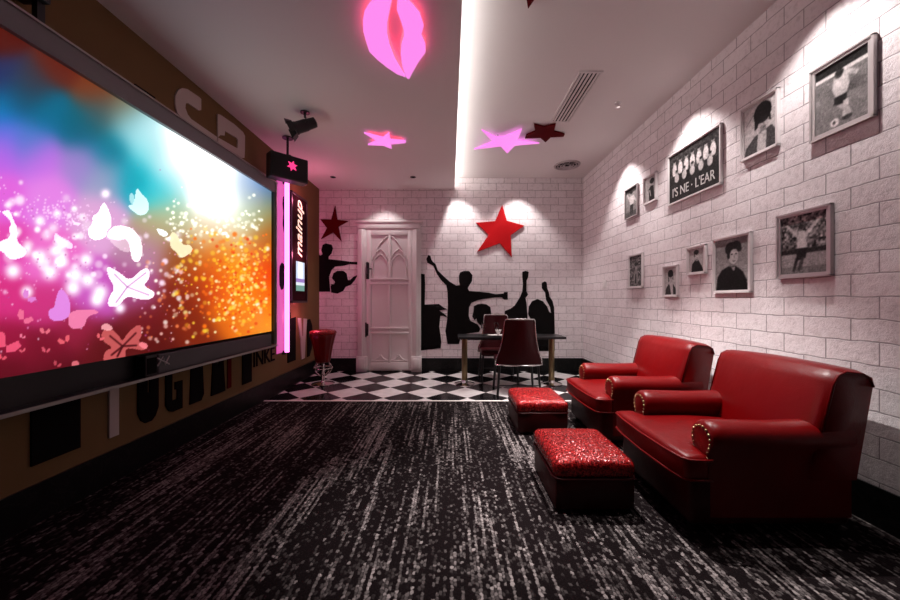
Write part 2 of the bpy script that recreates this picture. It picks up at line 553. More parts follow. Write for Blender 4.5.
# ------------------------------------------------------------------ door
dy = YB
x0, x1 = -1.603, -0.505
lx0, lx1 = -1.44, -0.655
door = bpy.data.objects.new('door_1', None); COL.objects.link(door); door.location = ((x0 + x1) / 2, dy, 0); door['kind'] = 'structure'
bm = bmesh.new()
TOPZ = 2.60
for a, b_ in ((x0, lx0), (lx1, x1)):
    box(bm, a, b_, dy - .05, dy, 0.27, 2.46, bev=.006)
    box(bm, a + .025, b_ - .025, dy - .068, dy - .045, 0.27, 2.46, bev=.008)
    box(bm, a + .06, b_ - .06, dy - .082, dy - .06, 0.27, 2.46, bev=.008)
    box(bm, a - .012, b_ + .012, dy - .085, dy, 0, 0.27, bev=.006)
    box(bm, a + .02, b_ - .02, dy - .097, dy - .08, 0.05, 0.23, bev=.006)
box(bm, x0, x1, dy - .05, dy, 2.46, TOPZ, bev=.006)
box(bm, x0 + .02, x1 - .02, dy - .068, dy - .04, 2.475, TOPZ - .03, bev=.008)
box(bm, x0 - .03, x1 + .03, dy - .085, dy, TOPZ - .03, TOPZ + .02, bev=.01)
obj('door_frame', bm, M['white'], door, smooth=True)
leaf = obj('door_leaf', B(lx0, lx1, dy - .03, dy, 0.02, 2.46), M['white'], door)
bm = bmesh.new()
s = 0.075
fy0, fy1 = dy - .052, dy - .026
box(bm, lx0, lx0 + s, fy0, fy1, 0.02, 2.46, bev=.006); box(bm, lx1 - s, lx1, fy0, fy1, 0.02, 2.46, bev=.006)
cxm = (lx0 + lx1) / 2
box(bm, cxm - .022, cxm + .022, fy0, fy1, 0.15, 2.36, bev=.006)
for z0_, z1_ in ((0.02, 0.17), (0.655, 0.69), (0.735, 0.77), (1.505, 1.54), (1.585, 1.62), (2.36, 2.46)):
    box(bm, lx0 + s - .01, lx1 - s + .01, fy0 - (0.012 if 0.2 < z0_ < 2.3 else 0), fy1, z0_, z1_, bev=.006)
obj('door_rails', bm, M['white'], door, smooth=True)
# gothic tracery: pairs of crossing arcs over the upper lights, ogees at the foot
bm = bmesh.new()
iw0, iw1 = lx0 + s, lx1 - s
w = (iw1 - iw0)
yy = dy - .040
def arc(cx_, cz_, r, a0, a1, n=14):
    return [(cx_ + r * math.cos(a0 + (a1 - a0) * i / n), yy, cz_ + r * math.sin(a0 + (a1 - a0) * i / n)) for i in range(n + 1)]
zb = 1.86
for c0, c1 in ((iw0, cxm), (cxm, iw1)):
    ww = c1 - c0
    for zz in (zb, zb - 0.09):
        tube(bm, arc(c1, zz, ww * .97, PI, PI * 2 / 3), .012, 6); tube(bm, arc(c0, zz, ww * .97, 0, PI / 3), .012, 6)
    tube(bm, [(c0 + .03, yy, 1.62), (c0 + .03, yy, zb)], .01, 6); tube(bm, [(c1 - .03, yy, 1.62), (c1 - .03, yy, zb)], .01, 6)
    tube(bm, arc(c0, 0.35, ww * .5, -PI / 2, -PI * .12), .012, 6); tube(bm, arc(c1, 0.35, ww * .5, PI * 1.12, PI * 1.5), .012, 6)
    tube(bm, [(c0 + .05, yy, .19), (c1 - .05, yy, .19)], .012, 6)
tube(bm, arc(iw1, zb + .02, w * .92, PI, PI * .645), .011, 6); tube(bm, arc(iw0, zb + .02, w * .92, 0, PI * .355), .011, 6)
obj('tracery', bm, M['white'], door, smooth=True)
def handle_plate(z):
    bm = bmesh.new()
    box(bm, lx0 - .01, lx0 + .045, dy - .066, dy - .05, z - .14, z + .14, bev=.008)
    tube(bm, [(lx0 + .017, dy - .066, z + .03), (lx0 + .017, dy - .105, z + .03), (lx0 + .10, dy - .108, z + .035)], .011, 8)
    ball(bm, (lx0 + .017, dy - .07, z - .07), .022, 10)
    ball(bm, (lx0 + .017, dy - .07, z + .13), .028, 10)
    return bm
obj('door_handle', handle_plate(1.74), M['black'], door, smooth=True)
bm = bmesh.new()
box(bm, lx0 - .008, lx0 + .03, dy - .066, dy - .05, 0.62, 0.83, bev=.006); tube(bm, [(lx0 - .012, dy - .06, .60), (lx0 - .012, dy - .06, .85)], .012, 8)
obj('door_bolt', bm, M['black'], door, smooth=True)

# ================================================================== THE LIT SCREEN on the left wall
SX = -2.20
sc = thing('projection_screen', 'huge lit wall screen showing butterflies and flowers in bright colours', 'screen', (XL, 2.8, 0.85))
Z1 = on_side(0, 27, SX).z; Z0 = on_side(0, 378.5, SX).z
Y1 = on_side(272, 300, SX).y; Y0 = 1.67
cols = np.arange(-11, 271.5, 0.8); rows = 300
PXc = cols
Yc = F * SX / (PXc - 450.0)
Zr = np.linspace(Z0, Z1, rows)
YY, ZZ = np.meshgrid(Yc, Zr)
PX = 450 + F * SX / YY; PY = 300 - (ZZ - H) * F / YY       # the picture was measured in these units
pts = [
 (-100, 0, 70, 20, 15), (0, 35, 82, 22, 14), (60, 62, 98, 34, 22), (100, 88, 120, 55, 28), (125, 105, 120, 100, 70),
 (-100, 40, 30, 30, 80), (0, 78, 38, 48, 95), (30, 85, 60, 50, 60), (20, 98, 12, 85, 120), (0, 108, 0, 120, 175), (45, 113, 0, 105, 140), (80, 130, 0, 98, 125), (110, 150, 0, 120, 145), (135, 178, 0, 165, 185), (160, 192, 50, 205, 220), (100, 115, 60, 90, 95),
 (-100, 120, 100, 80, 220), (0, 132, 95, 110, 225), (30, 140, 70, 120, 200), (0, 152, 190, 100, 228), (40, 158, 200, 110, 228), (80, 163, 160, 130, 205), (105, 178, 150, 160, 195),
 (130, 122, 120, 195, 210), (143, 128, 200, 245, 250), (150, 150, 120, 220, 230), (165, 140, 245, 255, 255), (180, 150, 255, 255, 255), (200, 160, 255, 255, 255), (185, 180, 230, 255, 255), (205, 195, 255, 255, 255), (230, 195, 255, 255, 255), (225, 215, 255, 255, 245), (235, 178, 255, 255, 255), (195, 150, 255, 255, 255), (215, 170, 255, 255, 255),
 (247, 185, 225, 245, 255), (244, 200, 255, 255, 250), (238, 214, 250, 250, 225), (170, 165, 215, 250, 255), (254, 184, 50, 110, 215), (262, 195, 40, 75, 130), (250, 210, 200, 240, 220), (258, 212, 150, 190, 110), (264, 215, 150, 105, 40), (268, 235, 165, 85, 20),
 (-100, 220, 220, 80, 200), (0, 195, 225, 100, 218), (50, 195, 228, 130, 228), (0, 250, 226, 70, 170), (50, 260, 236, 110, 200), (100, 215, 225, 165, 215), (0, 300, 214, 48, 128), (50, 305, 205, 50, 125), (-100, 330, 160, 20, 70), (0, 340, 150, 20, 58), (50, 348, 122, 15, 40), (0, 372, 95, 10, 26), (-100, 400, 80, 5, 20), (90, 295, 205, 90, 195), (78, 330, 150, 30, 62), (100, 350, 92, 15, 20), (130, 360, 88, 14, 14), (60, 372, 85, 10, 22),
 (150, 250, 185, 130, 165), (160, 230, 180, 160, 110), (170, 215, 190, 205, 165), (140, 290, 172, 80, 140), (150, 320, 110, 20, 25), (180, 255, 150, 75, 25), (178, 300, 120, 30, 12), (188, 330, 135, 38, 10), (165, 345, 85, 14, 10),
 (205, 235, 235, 220, 180), (208, 260, 220, 100, 10), (220, 282, 240, 78, 8), (238, 268, 255, 170, 20), (250, 300, 255, 150, 10), (264, 270, 240, 58, 0), (262, 300, 245, 90, 0), (230, 320, 240, 110, 10), (264, 322, 250, 160, 50), (205, 342, 120, 34, 10), (240, 235, 240, 220, 170), (262, 245, 225, 110, 20), (225, 250, 235, 120, 20), (195, 285, 170, 55, 8), (245, 330, 235, 120, 20),
]
acc = np.zeros(PX.shape + (3,)); wsum = np.zeros(PX.shape)
for (qx, qy, r, g, b_) in pts:
    d2 = ((PX - qx) ** 2 + (PY - qy) ** 2)
    wgt = np.exp(-d2 / (2 * 13.0 ** 2)) + 1e-3 / (d2 + 300.0)
    acc += wgt[..., None] * np.array([r, g, b_], float); wsum += wgt
IMG = acc / wsum[..., None]


def blend(mask, col):
    global IMG
    IMG = IMG * (1 - mask[..., None]) + mask[..., None] * np.array(col, float)


def spot(cx, cy, r, col, a=1.0, soft=1.0):
    asp = max(0.35, min(1.0, (450 - cx) / 450.0))
    d = np.sqrt(((PX - cx)) ** 2 + (PY - cy) ** 2) / r
    blend(np.clip(np.exp(-(d ** (2 * soft)) * 1.2), 0, 1) * a, col)


for _ in range(75):        # blurred light dots
    t = random.random()
    cx = 5 + 175 * t; cy = 222 + 70 * t * 0.6 + random.gauss(0, 26)
    r = random.uniform(2.0, 6.5) * (1.0 if cx < 110 else 0.7)
    spot(cx, cy, r, (255, 225 + random.random() * 30, 250), random.uniform(.4, .95), random.choice([1.4, 2, 2.5]))
for (cx, cy, r) in ((13, 271, 9), (27, 292, 7), (40, 257, 9), (50, 272, 9), (40, 221, 6), (57, 214, 5), (75, 275, 10), (73, 288, 9), (88, 280, 9), (100, 292, 9), (86, 260, 8), (60, 262, 8), (97, 300, 8), (120, 308, 6), (57, 250, 7)):
    spot(cx, cy, r, (255, 235, 252), .95, 1.5)
for _ in range(420):        # fine glitter
    cx = random.uniform(0, 190); cy = random.gauss(262, 40) + .15 * (cx - 60)
    if random.random() < .55: spot(cx, cy, random.uniform(.5, 1.2), random.choice([(255, 230, 250), (255, 180, 230), (190, 90, 170)]), .65, 2)
for _ in range(190):        # fine glitter
    cx = random.gauss(60, 34); cy = 200 + random.gauss(0, 9) + 0.25 * cx
    spot(cx, cy, random.uniform(.6, 1.3), (255, 210, 250), .8, 2)
for _ in range(260):        # yellow sparks on the orange corner
    cx = random.uniform(172, 268); cy = random.gauss(278, 36)
    if cy < 228 or cy > 340: continue
    k = (cx - 170) / 100
    col = random.choice([(255, 215, 60), (255, 235, 150), (255, 190, 40), (255, 120, 20), (255, 250, 220)])
    spot(cx, cy, random.uniform(.9, 2.7), col, random.uniform(.4, .95), 2)
for _ in range(330):        # dense golden texture
    cx = random.gauss(242, 16); cy = random.gauss(285, 28)
    if cx < 200 or cy < 232 or cy > 335: continue
    spot(cx, cy, random.uniform(.8, 1.9), random.choice([(255, 210, 50), (255, 230, 120), (235, 50, 0), (255, 160, 10), (255, 245, 190)]), random.uniform(.4, .9), 2)
for _ in range(120):        # white sparks below the flare
    cx = random.uniform(165, 262); cy = 226 + random.gauss(0, 12)
    spot(cx, cy, random.uniform(.9, 2.4), (255, 255, 235), random.uniform(.5, 1), 2)
for _ in range(70):
    cx = random.uniform(135, 190); cy = random.uniform(262, 345)
    spot(cx, cy, random.uniform(.9, 2.6), random.choice([(255, 200, 190), (235, 120, 70), (255, 240, 230)]), random.uniform(.4, .95), 2)


def poly(zp, sc_, ox, oy, col, a=1.0):
    p = [(ox + x / sc_, oy + y / sc_) for x, y in zp]
    for _ in range(2):
        p = [q for a, b_ in zip(p, p[1:] + p[:1]) for q in ((a[0] * .75 + b_[0] * .25, a[1] * .75 + b_[1] * .25), (a[0] * .25 + b_[0] * .75, a[1] * .25 + b_[1] * .75))]
    blend(in_poly(PX, PY, p).astype(float) * a, col)
    return p


poly([(640,300),(670,280),(665,220),(645,165),(625,130),(605,160),(590,200),(555,215),(560,260),(530,290),(530,340),(580,365),(640,340)], 6, 0, 180, (255, 250, 250))
poly([(640,330),(670,280),(740,270),(810,300),(850,370),(855,440),(830,500),(790,480),(780,400),(760,350),(700,365),(650,350)], 6, 0, 180, (255, 243, 246), .95)
poly([(640,330),(760,345),(790,400),(775,440),(720,420),(670,380)], 6, 0, 180, (255, 225, 240), .6)
poly([(-60,150),(0,200),(25,185),(60,180),(80,240),(105,290),(95,340),(110,380),(170,430),(130,470),(60,480),(20,430),(0,430),(-60,400),(0,370),(70,340),(50,290),(70,270),(50,220)], 6, 0, 180, (255, 235, 252), .95)
poly([(330,310),(360,340),(440,380),(430,420),(380,395),(320,370)], 6, 0, 180, (255, 225, 250), .9)
poly([(425,215),(440,250),(490,255),(470,275),(440,270)], 6, 0, 180, (255, 225, 250), .9)
poly([(820,40),(845,80),(890,120),(895,190),(850,215),(810,200),(760,150),(800,150),(810,100)], 6, 0, 180, (225, 255, 255), .9)
poly([(780,70),(810,95),(800,150),(775,130)], 6, 0, 180, (225, 255, 255), .7)
poly([(250,210),(255,160),(275,170),(290,205),(320,205),(325,225),(290,250),(275,230)], 3.158, 90, 180, (255, 245, 200), .95)
poly([(205,150),(240,160),(250,175),(225,180)], 3.158, 90, 180, (240, 255, 250), .9)
p1 = poly([(345,230),(355,190),(345,140),(320,100),(295,95),(280,140),(272,190),(245,195),(240,230),(265,255),(310,255),(340,235)], 5, 0, 270, (228, 140, 232), .95)
p1 = poly([(345,215),(380,200),(470,195),(500,215),(450,225),(430,250),(425,280),(390,295),(350,290),(340,260)], 5, 0, 270, (245, 130, 175), .95)
petal = [(50,270),(90,290),(125,320),(160,285),(185,275),(190,310),(165,335),(210,355),(190,380),(150,375),(115,365),(90,400),(55,400),(60,370),(80,340),(60,310)]
poly(petal, 3.158, 90, 180, (255, 240, 252), .95)
for a_, b_ in (((118, 338), (75, 295)), ((118, 338), (180, 290)), ((118, 338), (190, 365)), ((118, 338), (80, 390))):
    for i in range(14):
        t = i / 14.; spot(90 + (a_[0] + (b_[0] - a_[0]) * t) / 3.158, 180 + (a_[1] + (b_[1] - a_[1]) * t) / 3.158, .9, (190, 110, 190), .6, 2)
poly([(35,480),(60,465),(90,490),(103,512),(120,480),(160,450),(165,490),(150,512),(185,520),(170,540),(130,530),(110,535),(112,565),(90,580),(40,580),(45,540),(75,530),(40,510)], 3.158, 90, 180, (205, 92, 92), .92)
for a_, b_ in (((103, 525), (60, 490)), ((103, 525), (148, 480)), ((103, 525), (150, 522)), ((103, 525), (85, 560)), ((103, 525), (65, 555))):
    for i in range(12):
        t = i / 12.; spot(90 + (a_[0] + (b_[0] - a_[0]) * t) / 3.158, 180 + (a_[1] + (b_[1] - a_[1]) * t) / 3.158, 1.2, (70, 10, 15), .8, 2)
poly([(32,468),(45,452),(62,456),(75,470),(60,476),(45,474)], 3.158, 90, 180, (250, 170, 175), .9)
poly([(150,520),(165,510),(185,520),(175,538)], 3.158, 90, 180, (250, 130, 140), .9)


def flutter(cx, cy, s, a, col):
    for w_ in ([(0, 0), (-.2, -1), (-.8, -1.1), (-.9, -.3), (-.5, .2)], [(0, 0), (.9, -.5), (1.2, -.1), (.7, .4), (.1, .5)]):
        c, sn = math.cos(a), math.sin(a)
        p = [(cx + s * (x * c - y * sn), cy + s * (x * sn + y * c)) for x, y in w_]
        blend(in_poly(PX, PY, p).astype(float) * .95, col)


for cx, cy, s, a, col in ((28, 298, 7, .3, (225, 130, 215)), (24, 319, 8, .2, (240, 110, 150)), (45, 332, 5, -.3, (235, 110, 130)), (65, 341, 6, -.9, (235, 95, 110)), (46, 351, 4, -.3, (215, 85, 105)), (6, 346, 13, .1, (240, 85, 120)), (57, 365, 4, .1, (190, 70, 85)), (22, 337, 3, .2, (240, 120, 150)), (23, 351, 3, -.8, (225, 90, 110)), (2, 358, 4, 0, (230, 85, 105)), (-30, 330, 9, .5, (240, 100, 140)), (-60, 350, 7, .2, (220, 80, 110)), (100, 338, 4, .2, (235, 100, 110))):
    flutter(cx, cy, s, a, col)
blend(((PX - 75.5) ** 2 / 16 + (PY - 366) ** 2 / 30 < 1).astype(float) * (PY < 370), (215, 105, 115))
IMGsum = IMG.mean(-1)
gain = 1.0 + 0.9 * np.clip((IMG.min(-1) - 185) / 70.0, 0, 1) ** 2
P3 = np.stack([np.full(YY.shape, SX), YY, ZZ], -1)
grid_print('screen_picture', P3, IMG, M['screen_image'], sc, gain)
obj('screen_panel', B(XL, SX - .004, Y0, Y1, Z0, Z1), M['black'], sc)
bm = bmesh.new(); box(bm, XL, SX + .03, Y0 - .04, Y1 + .055, Z1, Z1 + .122); obj('top_rail', bm, M['rail'], sc)
obj('top_edge', B(XL, SX + .045, Y0 - .04, Y1 + .06, Z1 + .122, Z1 + .134), M['edge'], sc)
obj('side_post', B(XL, SX + .03, Y1, Y1 + .05, Z0 - .16, Z1), M['grey'], sc)
obj('side_post_edge', B(SX + .03, SX + .036, Y1 + .035, Y1 + .055, Z0 - .16, Z1 + .122), M['edge'], sc)
obj('side_post', B(XL, SX + .03, Y0 - .05, Y0, Z0 - .16, Z1), M['grey'], sc)
LZ = 0.680
obj('bottom_shelf', B(XL, SX + .03, Y0 - .05, Y1 + .05, LZ - .012, LZ), M['black'], sc)
obj('shelf_edge', B(SX + .03, SX + .042, Y0 - .05, Y1 + .055, LZ - .014, LZ + .006), M['edge'], sc)
obj('recess_back', B(XL, XL + .01, Y0, Y1, LZ, Z0), M['black'], sc)

# soundbar and small box on the shelf, under the picture
ya = on_side(158, 380, SX).y
sb = thing('soundbar', 'long dark grey soundbar on the shelf under the lit screen', 'speaker', (SX - .02, (ya + Y1) / 2, LZ))
obj('bar_body', B(XL + .015, SX + .005, ya, Y1 - .02, LZ, LZ + .15, bev=.008), M['grey'], sb)
em = bmesh.new()
c0 = on_side(163, 361, SX + .006)
tube(em, [c0 + Vector((0, -.05, -.03)), c0 + Vector((0, .0, .035)), c0 + Vector((0, .02, -.03)), c0 + Vector((0, .06, .03))], .006, 5)
tube(em, [c0 + Vector((0, -.05, .03)), c0 + Vector((0, .06, -.035))], .005, 5)
obj('emblem', em, M['white_ink'], sb)
yb_, yc_ = on_side(144, 380, SX).y, on_side(156, 380, SX).y
k = thing('control_box', 'small black box on the shelf at the left end of the soundbar', 'box', (SX - .02, (yb_ + yc_) / 2, LZ))
obj('case', B(XL + .02, SX + .012, yb_, yc_, LZ, LZ + .155, bev=.006), M['black'], k)
obj('case_panel', B(SX + .012, SX + .015, yb_ + .01, yc_ - .01, LZ + .02, LZ + .135), M['black_matte'], k)

# ------------------------------------------------------------------ painted letters of the left wall
WX = XL + 0.001
def wall_shape(name, pxy, m, label, group='letters along the brown wall', cat='letter', th=0.012):
    p = [on_side(x, y, WX) for x, y in pxy]
    o = obj(name, prism(bmesh.new(), p, Vector((th, 0, 0))), m)
    return tag(o, label, cat, group)

def rect_letter(y0, y1, z0, z1, m, label):
    o = obj('wall_letter', B(XL, XL + .012, y0, y1, z0, z1), m)
    return tag(o, label, 'letter', 'letters along the brown wall')

T_ = LZ - .016
rect_letter(on_side(30, 0, WX).y, on_side(79, 0, WX).y, .335, T_, M['black_matte'], 'broad black block letter low on the brown wall, nearest the camera')
rect_letter(on_side(108, 0, WX).y, on_side(117.5, 0, WX).y, .318, T_, M['white_letter'], 'narrow pale bar letter under the lit screen')
def yz_letter(pts, m, label, holes=None):
    bm = bmesh.new(); prism(bm, [Vector((XL, y, z)) for y, z in pts], Vector((.012, 0, 0)))
    o = obj('wall_letter', bm, m)
    return tag(o, label, 'letter', 'letters along the brown wall')
ya, yb_ = on_side(137, 0, WX).y, on_side(157.5, 0, WX).y; w = yb_ - ya; zb = .322
yz_letter([(ya, T_), (ya, zb + .09), (ya + .15 * w, zb + .03), (ya + .35 * w, zb), (ya + .65 * w, zb), (ya + .85 * w, zb + .03), (yb_, zb + .09), (yb_, T_), (ya + .56 * w, T_), (ya + .56 * w, T_ - .12), (ya + .44 * w, T_ - .12), (ya + .44 * w, T_)], M['black_matte'], 'black round-bottomed letter U under the lit screen')
ya, yb_ = on_side(165, 0, WX).y, on_side(181.5, 0, WX).y; w = yb_ - ya; zb = .325
yz_letter([(ya, T_), (ya, zb + .07), (ya + .2 * w, zb + .015), (ya + .4 * w, zb), (yb_, zb), (yb_, .56), (ya + .55 * w, .56), (ya + .55 * w, .50), (ya + .68 * w, .50), (ya + .68 * w, zb + .09), (ya + .36 * w, zb + .09), (ya + .36 * w, T_ - .03), (yb_, T_ - .03), (yb_, T_)], M['black_matte'], 'black letter G with an open counter under the soundbar')
ya, yb_ = on_side(189, 0, WX).y, on_side(203, 0, WX).y; w = yb_ - ya; zb = .325
yz_letter([(ya + .1 * w, T_), (ya, zb), (ya + .8 * w, zb), (yb_, zb + .05), (ya + .9 * w, T_)], M['black_matte'], 'solid black slant-sided letter right of the G on the brown wall')
ya, yb_ = on_side(210.5, 0, WX).y, on_side(224.5, 0, WX).y; w = yb_ - ya
yz_letter([(ya + .12 * w, T_), (ya, zb), (yb_, zb), (ya + .85 * w, T_), (ya + .6 * w, T_), (ya + .5 * w, T_ - .1), (ya + .4 * w, T_)], M['black_matte'], 'black notched letter M on the brown wall')
rect_letter(on_side(227, 0, WX).y, on_side(230.5, 0, WX).y, .335, T_, M['dark_red_plaque'], 'thin dark maroon bar letter beside the M')
rect_letter(on_side(242, 0, WX).y, on_side(251, 0, WX).y, .31, T_, M['black_matte'], 'tall black bar letter at the far end below the soundbar')
# the small condensed lettering at the end of the shelf
ya, yb_ = on_side(253, 0, WX).y, on_side(274, 0, WX).y
bm = text_bm('INKE', 0.2, 0.005); bmesh.ops.scale(bm, vec=(1.0, 1.25, 1), verts=bm.verts)
xs = [v.co.x for v in bm.verts]; k_ = (yb_ - ya) / (max(xs) - min(xs)); bmesh.ops.scale(bm, vec=(k_, 1, 1), verts=bm.verts)
place(bm, (0, 1, 0), (0, 0, 1), (XL + .006, (ya + yb_) / 2, .535))
tag(obj('wall_lettering', bm, M['black_matte']), 'small black condensed lettering low on the brown wall under the screen corner', 'lettering')
# letters on the end of the wall beyond the screen
wall_shape('wall_letter', [(287, 322), (287.3, 363), (295, 360), (295.2, 317), (290, 318.5), (289.8, 312), (287, 313)], M['black_matte'], 'black tall letter on the brown wall right of the screen post')
wall_shape('wall_letter', [(297.0, 318), (300.5, 318), (301.5, 336), (302.5, 336), (303.2, 318.5), (306.5, 318.8), (304.8, 340), (304.2, 358), (301.0, 359.5), (300.2, 340)], M['white_letter'], 'pale Y shaped letter on the brown wall near the bar stool')
wall_shape('wall_letter', [(307, 320), (309.5, 319), (311.5, 325), (312.2, 336), (311, 349), (309, 356), (307, 357)], M['black_matte'], 'black curved letter on the brown wall nearest the far corner')
# pale curved letters above the screen
wall_shape('wall_letter', [(176, 113), (174, 104), (174, 96), (177, 90), (181, 88), (186, 89), (198, 97), (200, 99), (200, 110), (198, 110.5), (187, 103), (184.5, 103.5), (184, 108), (186.5, 114.5), (190, 119), (216, 137), (216, 142.5), (196, 128), (182, 119.5)], M['white_letter'], 'pale curved letter above the screen, nearer of the two', 'letters above the screen')
wall_shape('wall_letter', [(217, 137), (216.5, 114), (219, 114.5), (233, 124), (242, 132), (244, 136), (243.8, 150), (243.4, 158), (241.6, 158), (229, 150), (217, 142.5), (217, 137.5), (235.5, 148), (236.5, 148), (237, 140.5), (236, 138), (224, 131), (223.5, 135.5), (219.5, 135)], M['white_letter'], 'pale hooked letter above the screen, next to the hanging speaker', 'letters above the screen')
tag(obj('wall_letter', B(XL, XL + .012, on_side(134, 0, WX).y, on_side(154, 0, WX).y, 2.745, 2.80), M['black_matte']), 'small dark letter stroke above the screen rail', 'letter', 'letters above the screen')

# ------------------------------------------------------------------ neon tube, sign and marks beyond the screen
TX = XL + .06
p0, p1 = on_side(287, 182, TX), on_side(287.5, 352, TX)
nt_ = thing('neon_tube_light', 'vertical magenta neon tube on the brown wall beside the screen', 'neon light', (XL, p0.y, p1.z))
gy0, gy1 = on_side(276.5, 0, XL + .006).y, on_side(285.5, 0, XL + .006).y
obj('added_glow_sheet', B(XL + .004, XL + .010, gy0, gy1, p1.z, p0.z), M['added_glow'], nt_)  # emissive sheet added to put the tube's pink glow on the wall
obj('tube', tube(bmesh.new(), [(TX, p0.y, p0.z), (TX, p0.y, p1.z)], .030, 14), M['neon_tube'], nt_, smooth=True)
for z in (p0.z, (p0.z + p1.z) / 2, p1.z): obj('bracket', B(XL, TX - .01, p0.y - .02, p0.y + .02, z - .03, z + .02, bev=.004), M['black'], nt_)
wall_shape('wall_decal', [(279, 266), (281, 262.5), (283, 264), (284, 270), (284, 283), (282.5, 289), (280.5, 290), (278.8, 285), (278.5, 274)], M['black_matte'], 'black rounded mark on the pink lit wall beside the neon tube', 'black marks beside the neon tube', 'decal')
wall_shape('wall_decal', [(282.3, 197), (283.6, 196), (284, 206), (283.2, 214), (284, 224), (283, 232), (282, 224), (282.6, 212), (281.8, 204)], M['black_matte'], 'black wavy stroke high on the pink lit wall beside the neon tube', 'black marks beside the neon tube', 'decal')

SGX = XL + .07
a0, a1 = on_side(291, 192, SGX), on_side(307, 300, SGX)
sgz0, sgz1 = on_side(293, 303, SGX).z, on_side(291, 190, SGX).z
sg = thing('wall_sign', 'narrow dark maroon wall sign with vertical lit lettering and a small screen', 'sign', (XL, (a0.y + a1.y) / 2, sgz0))
obj('sign_box', B(XL + .03, SGX, a0.y, a1.y, sgz0, sgz1, bev=.008), M['sign_face'], sg)
bm = bmesh.new()
for z0_, z1_ in ((sgz0, sgz0 + .03), (sgz1 - .03, sgz1)): box(bm, SGX - .005, SGX + .012, a0.y, a1.y, z0_, z1_, bev=.004)
for y0_, y1_ in ((a0.y, a0.y + .03), (a1.y - .03, a1.y)): box(bm, SGX - .005, SGX + .012, y0_, y1_, sgz0, sgz1, bev=.004)
obj('sign_frame', bm, M['wood_dark'], sg)
obj('backlight', B(XL + .002, XL + .02, a0.y + .22, a1.y - .22, sgz0 + .02, sgz1 - .05), M['neon_backlight'], sg)
ty0, ty1 = on_side(296, 0, SGX).y, on_side(303.5, 0, SGX).y
tz0, tz1 = on_side(300, 257, SGX).z, on_side(300, 201, SGX).z
bm = text_bm('mainup', .3, .004, .35)
xs = [v.co.x for v in bm.verts]; ys = [v.co.y for v in bm.verts]
bmesh.ops.translate(bm, verts=bm.verts, vec=(-(max(xs) + min(xs)) / 2, -(max(ys) + min(ys)) / 2, 0))
bmesh.ops.scale(bm, vec=((tz1 - tz0) / (max(xs) - min(xs)), (ty1 - ty0) / (max(ys) - min(ys)), 1), verts=bm.verts)
place(bm, (0, 0, 1), (0, -1, 0), (SGX + .005, (ty0 + ty1) / 2, (tz0 + tz1) / 2))
obj('lettering', bm, M['warm_text'], sg)
sz0, sz1 = on_side(300, 291, SGX).z, on_side(300, 262, SGX).z
n = 40
ys = np.linspace(ty0 - .01, ty1 + .02, n); zs = np.linspace(sz0, sz1, n)
gy, gz = np.meshgrid(ys, zs); u = (gy - ys[0]) / (ys[-1] - ys[0]); v = (gz - zs[0]) / (zs[-1] - zs[0])
im = np.zeros((n, n, 3)); im[...] = (205, 215, 240)
def bl(m_, c): 
    im[m_] = c
bl((np.abs(u - .5) < .33 - .2 * np.abs(v - .65)) & (v > .32), (245, 250, 255))
bl((v > .30) & (v < .42), (150, 120, 190))
bl((v < .30) & (v > .2) & (np.sin(u * 40) > -.3), (240, 245, 245))
bl(v < .18, (110, 150, 140))
grid_print('small_screen', np.stack([np.full(gy.shape, SGX + .006), gy, gz], -1), im, M['small_screen'], sg)

# ------------------------------------------------------------------ hanging loudspeaker near the end of the screen
def yaw_box(c, ang, lx, ly, lz, bev=.0):
    bm = B(-lx / 2, lx / 2, -ly / 2, ly / 2, -lz / 2, lz / 2, bev=bev)
    bmesh.ops.transform(bm, matrix=Matrix.Translation(c) @ Matrix.Rotation(ang, 4, 'Z'), verts=bm.verts)
    return bm
fa, fb = Vector((-2.03, 3.96, 0)), Vector((-1.73, 4.275, 0))
dirv = (fb - fa).normalized(); nrm = Vector((dirv.y, -dirv.x, 0))
ang = math.atan2(dirv.y, dirv.x)
Lf = (fb - fa).length
mid = (fa + fb) / 2 - nrm * .075; mid.z = 2.80
sp = thing('hanging_speaker', 'black box loudspeaker hung from the ceiling near the screen corner', 'speaker', (mid.x, mid.y, 2.65))
obj('cabinet', yaw_box(mid, ang, Lf, .15, .29, .012), M['black'], sp)
gp = (fa + fb) / 2 + nrm * .004; gp.z = 2.80
obj('grille', yaw_box(gp, ang, Lf - .03, .012, .26, .004), M['grille'], sp)
bm = bmesh.new(); tube(bm, [(mid.x, mid.y, 2.94), (mid.x, mid.y, CL)], .014, 10); lathe(bm, [(.06, -.012), (.06, 0)], (mid.x, mid.y, CL), 16)
box(bm, mid.x - .05, mid.x + .05, mid.y - .04, mid.y + .04, 2.94, 2.955)
obj('mount', bm, M['black'], sp, smooth=True)
st = on_depth(290, 166, 4.0)
# neon star hung just in front of the speaker
def star_pts(R, r, n=5, a0=PI / 2):
    return [((R if i % 2 == 0 else r) * math.cos(a0 + i * PI / n), (R if i % 2 == 0 else r) * math.sin(a0 + i * PI / n)) for i in range(2 * n)]
q = (fa * .46 + fb * .54) + nrm * .012; q.z = on_depth(290, 166, 4.12).z
bm = bmesh.new(); prism(bm, [Vector((x, y, 0)) for x, y in star_pts(.062, .030, 6, .3)], Vector((0, 0, .012)))
place(bm, dirv, (0, 0, 1), q)
obj('star_badge', bm, M['neon_star'], sp)['label'] = 'hot pink glowing star badge'

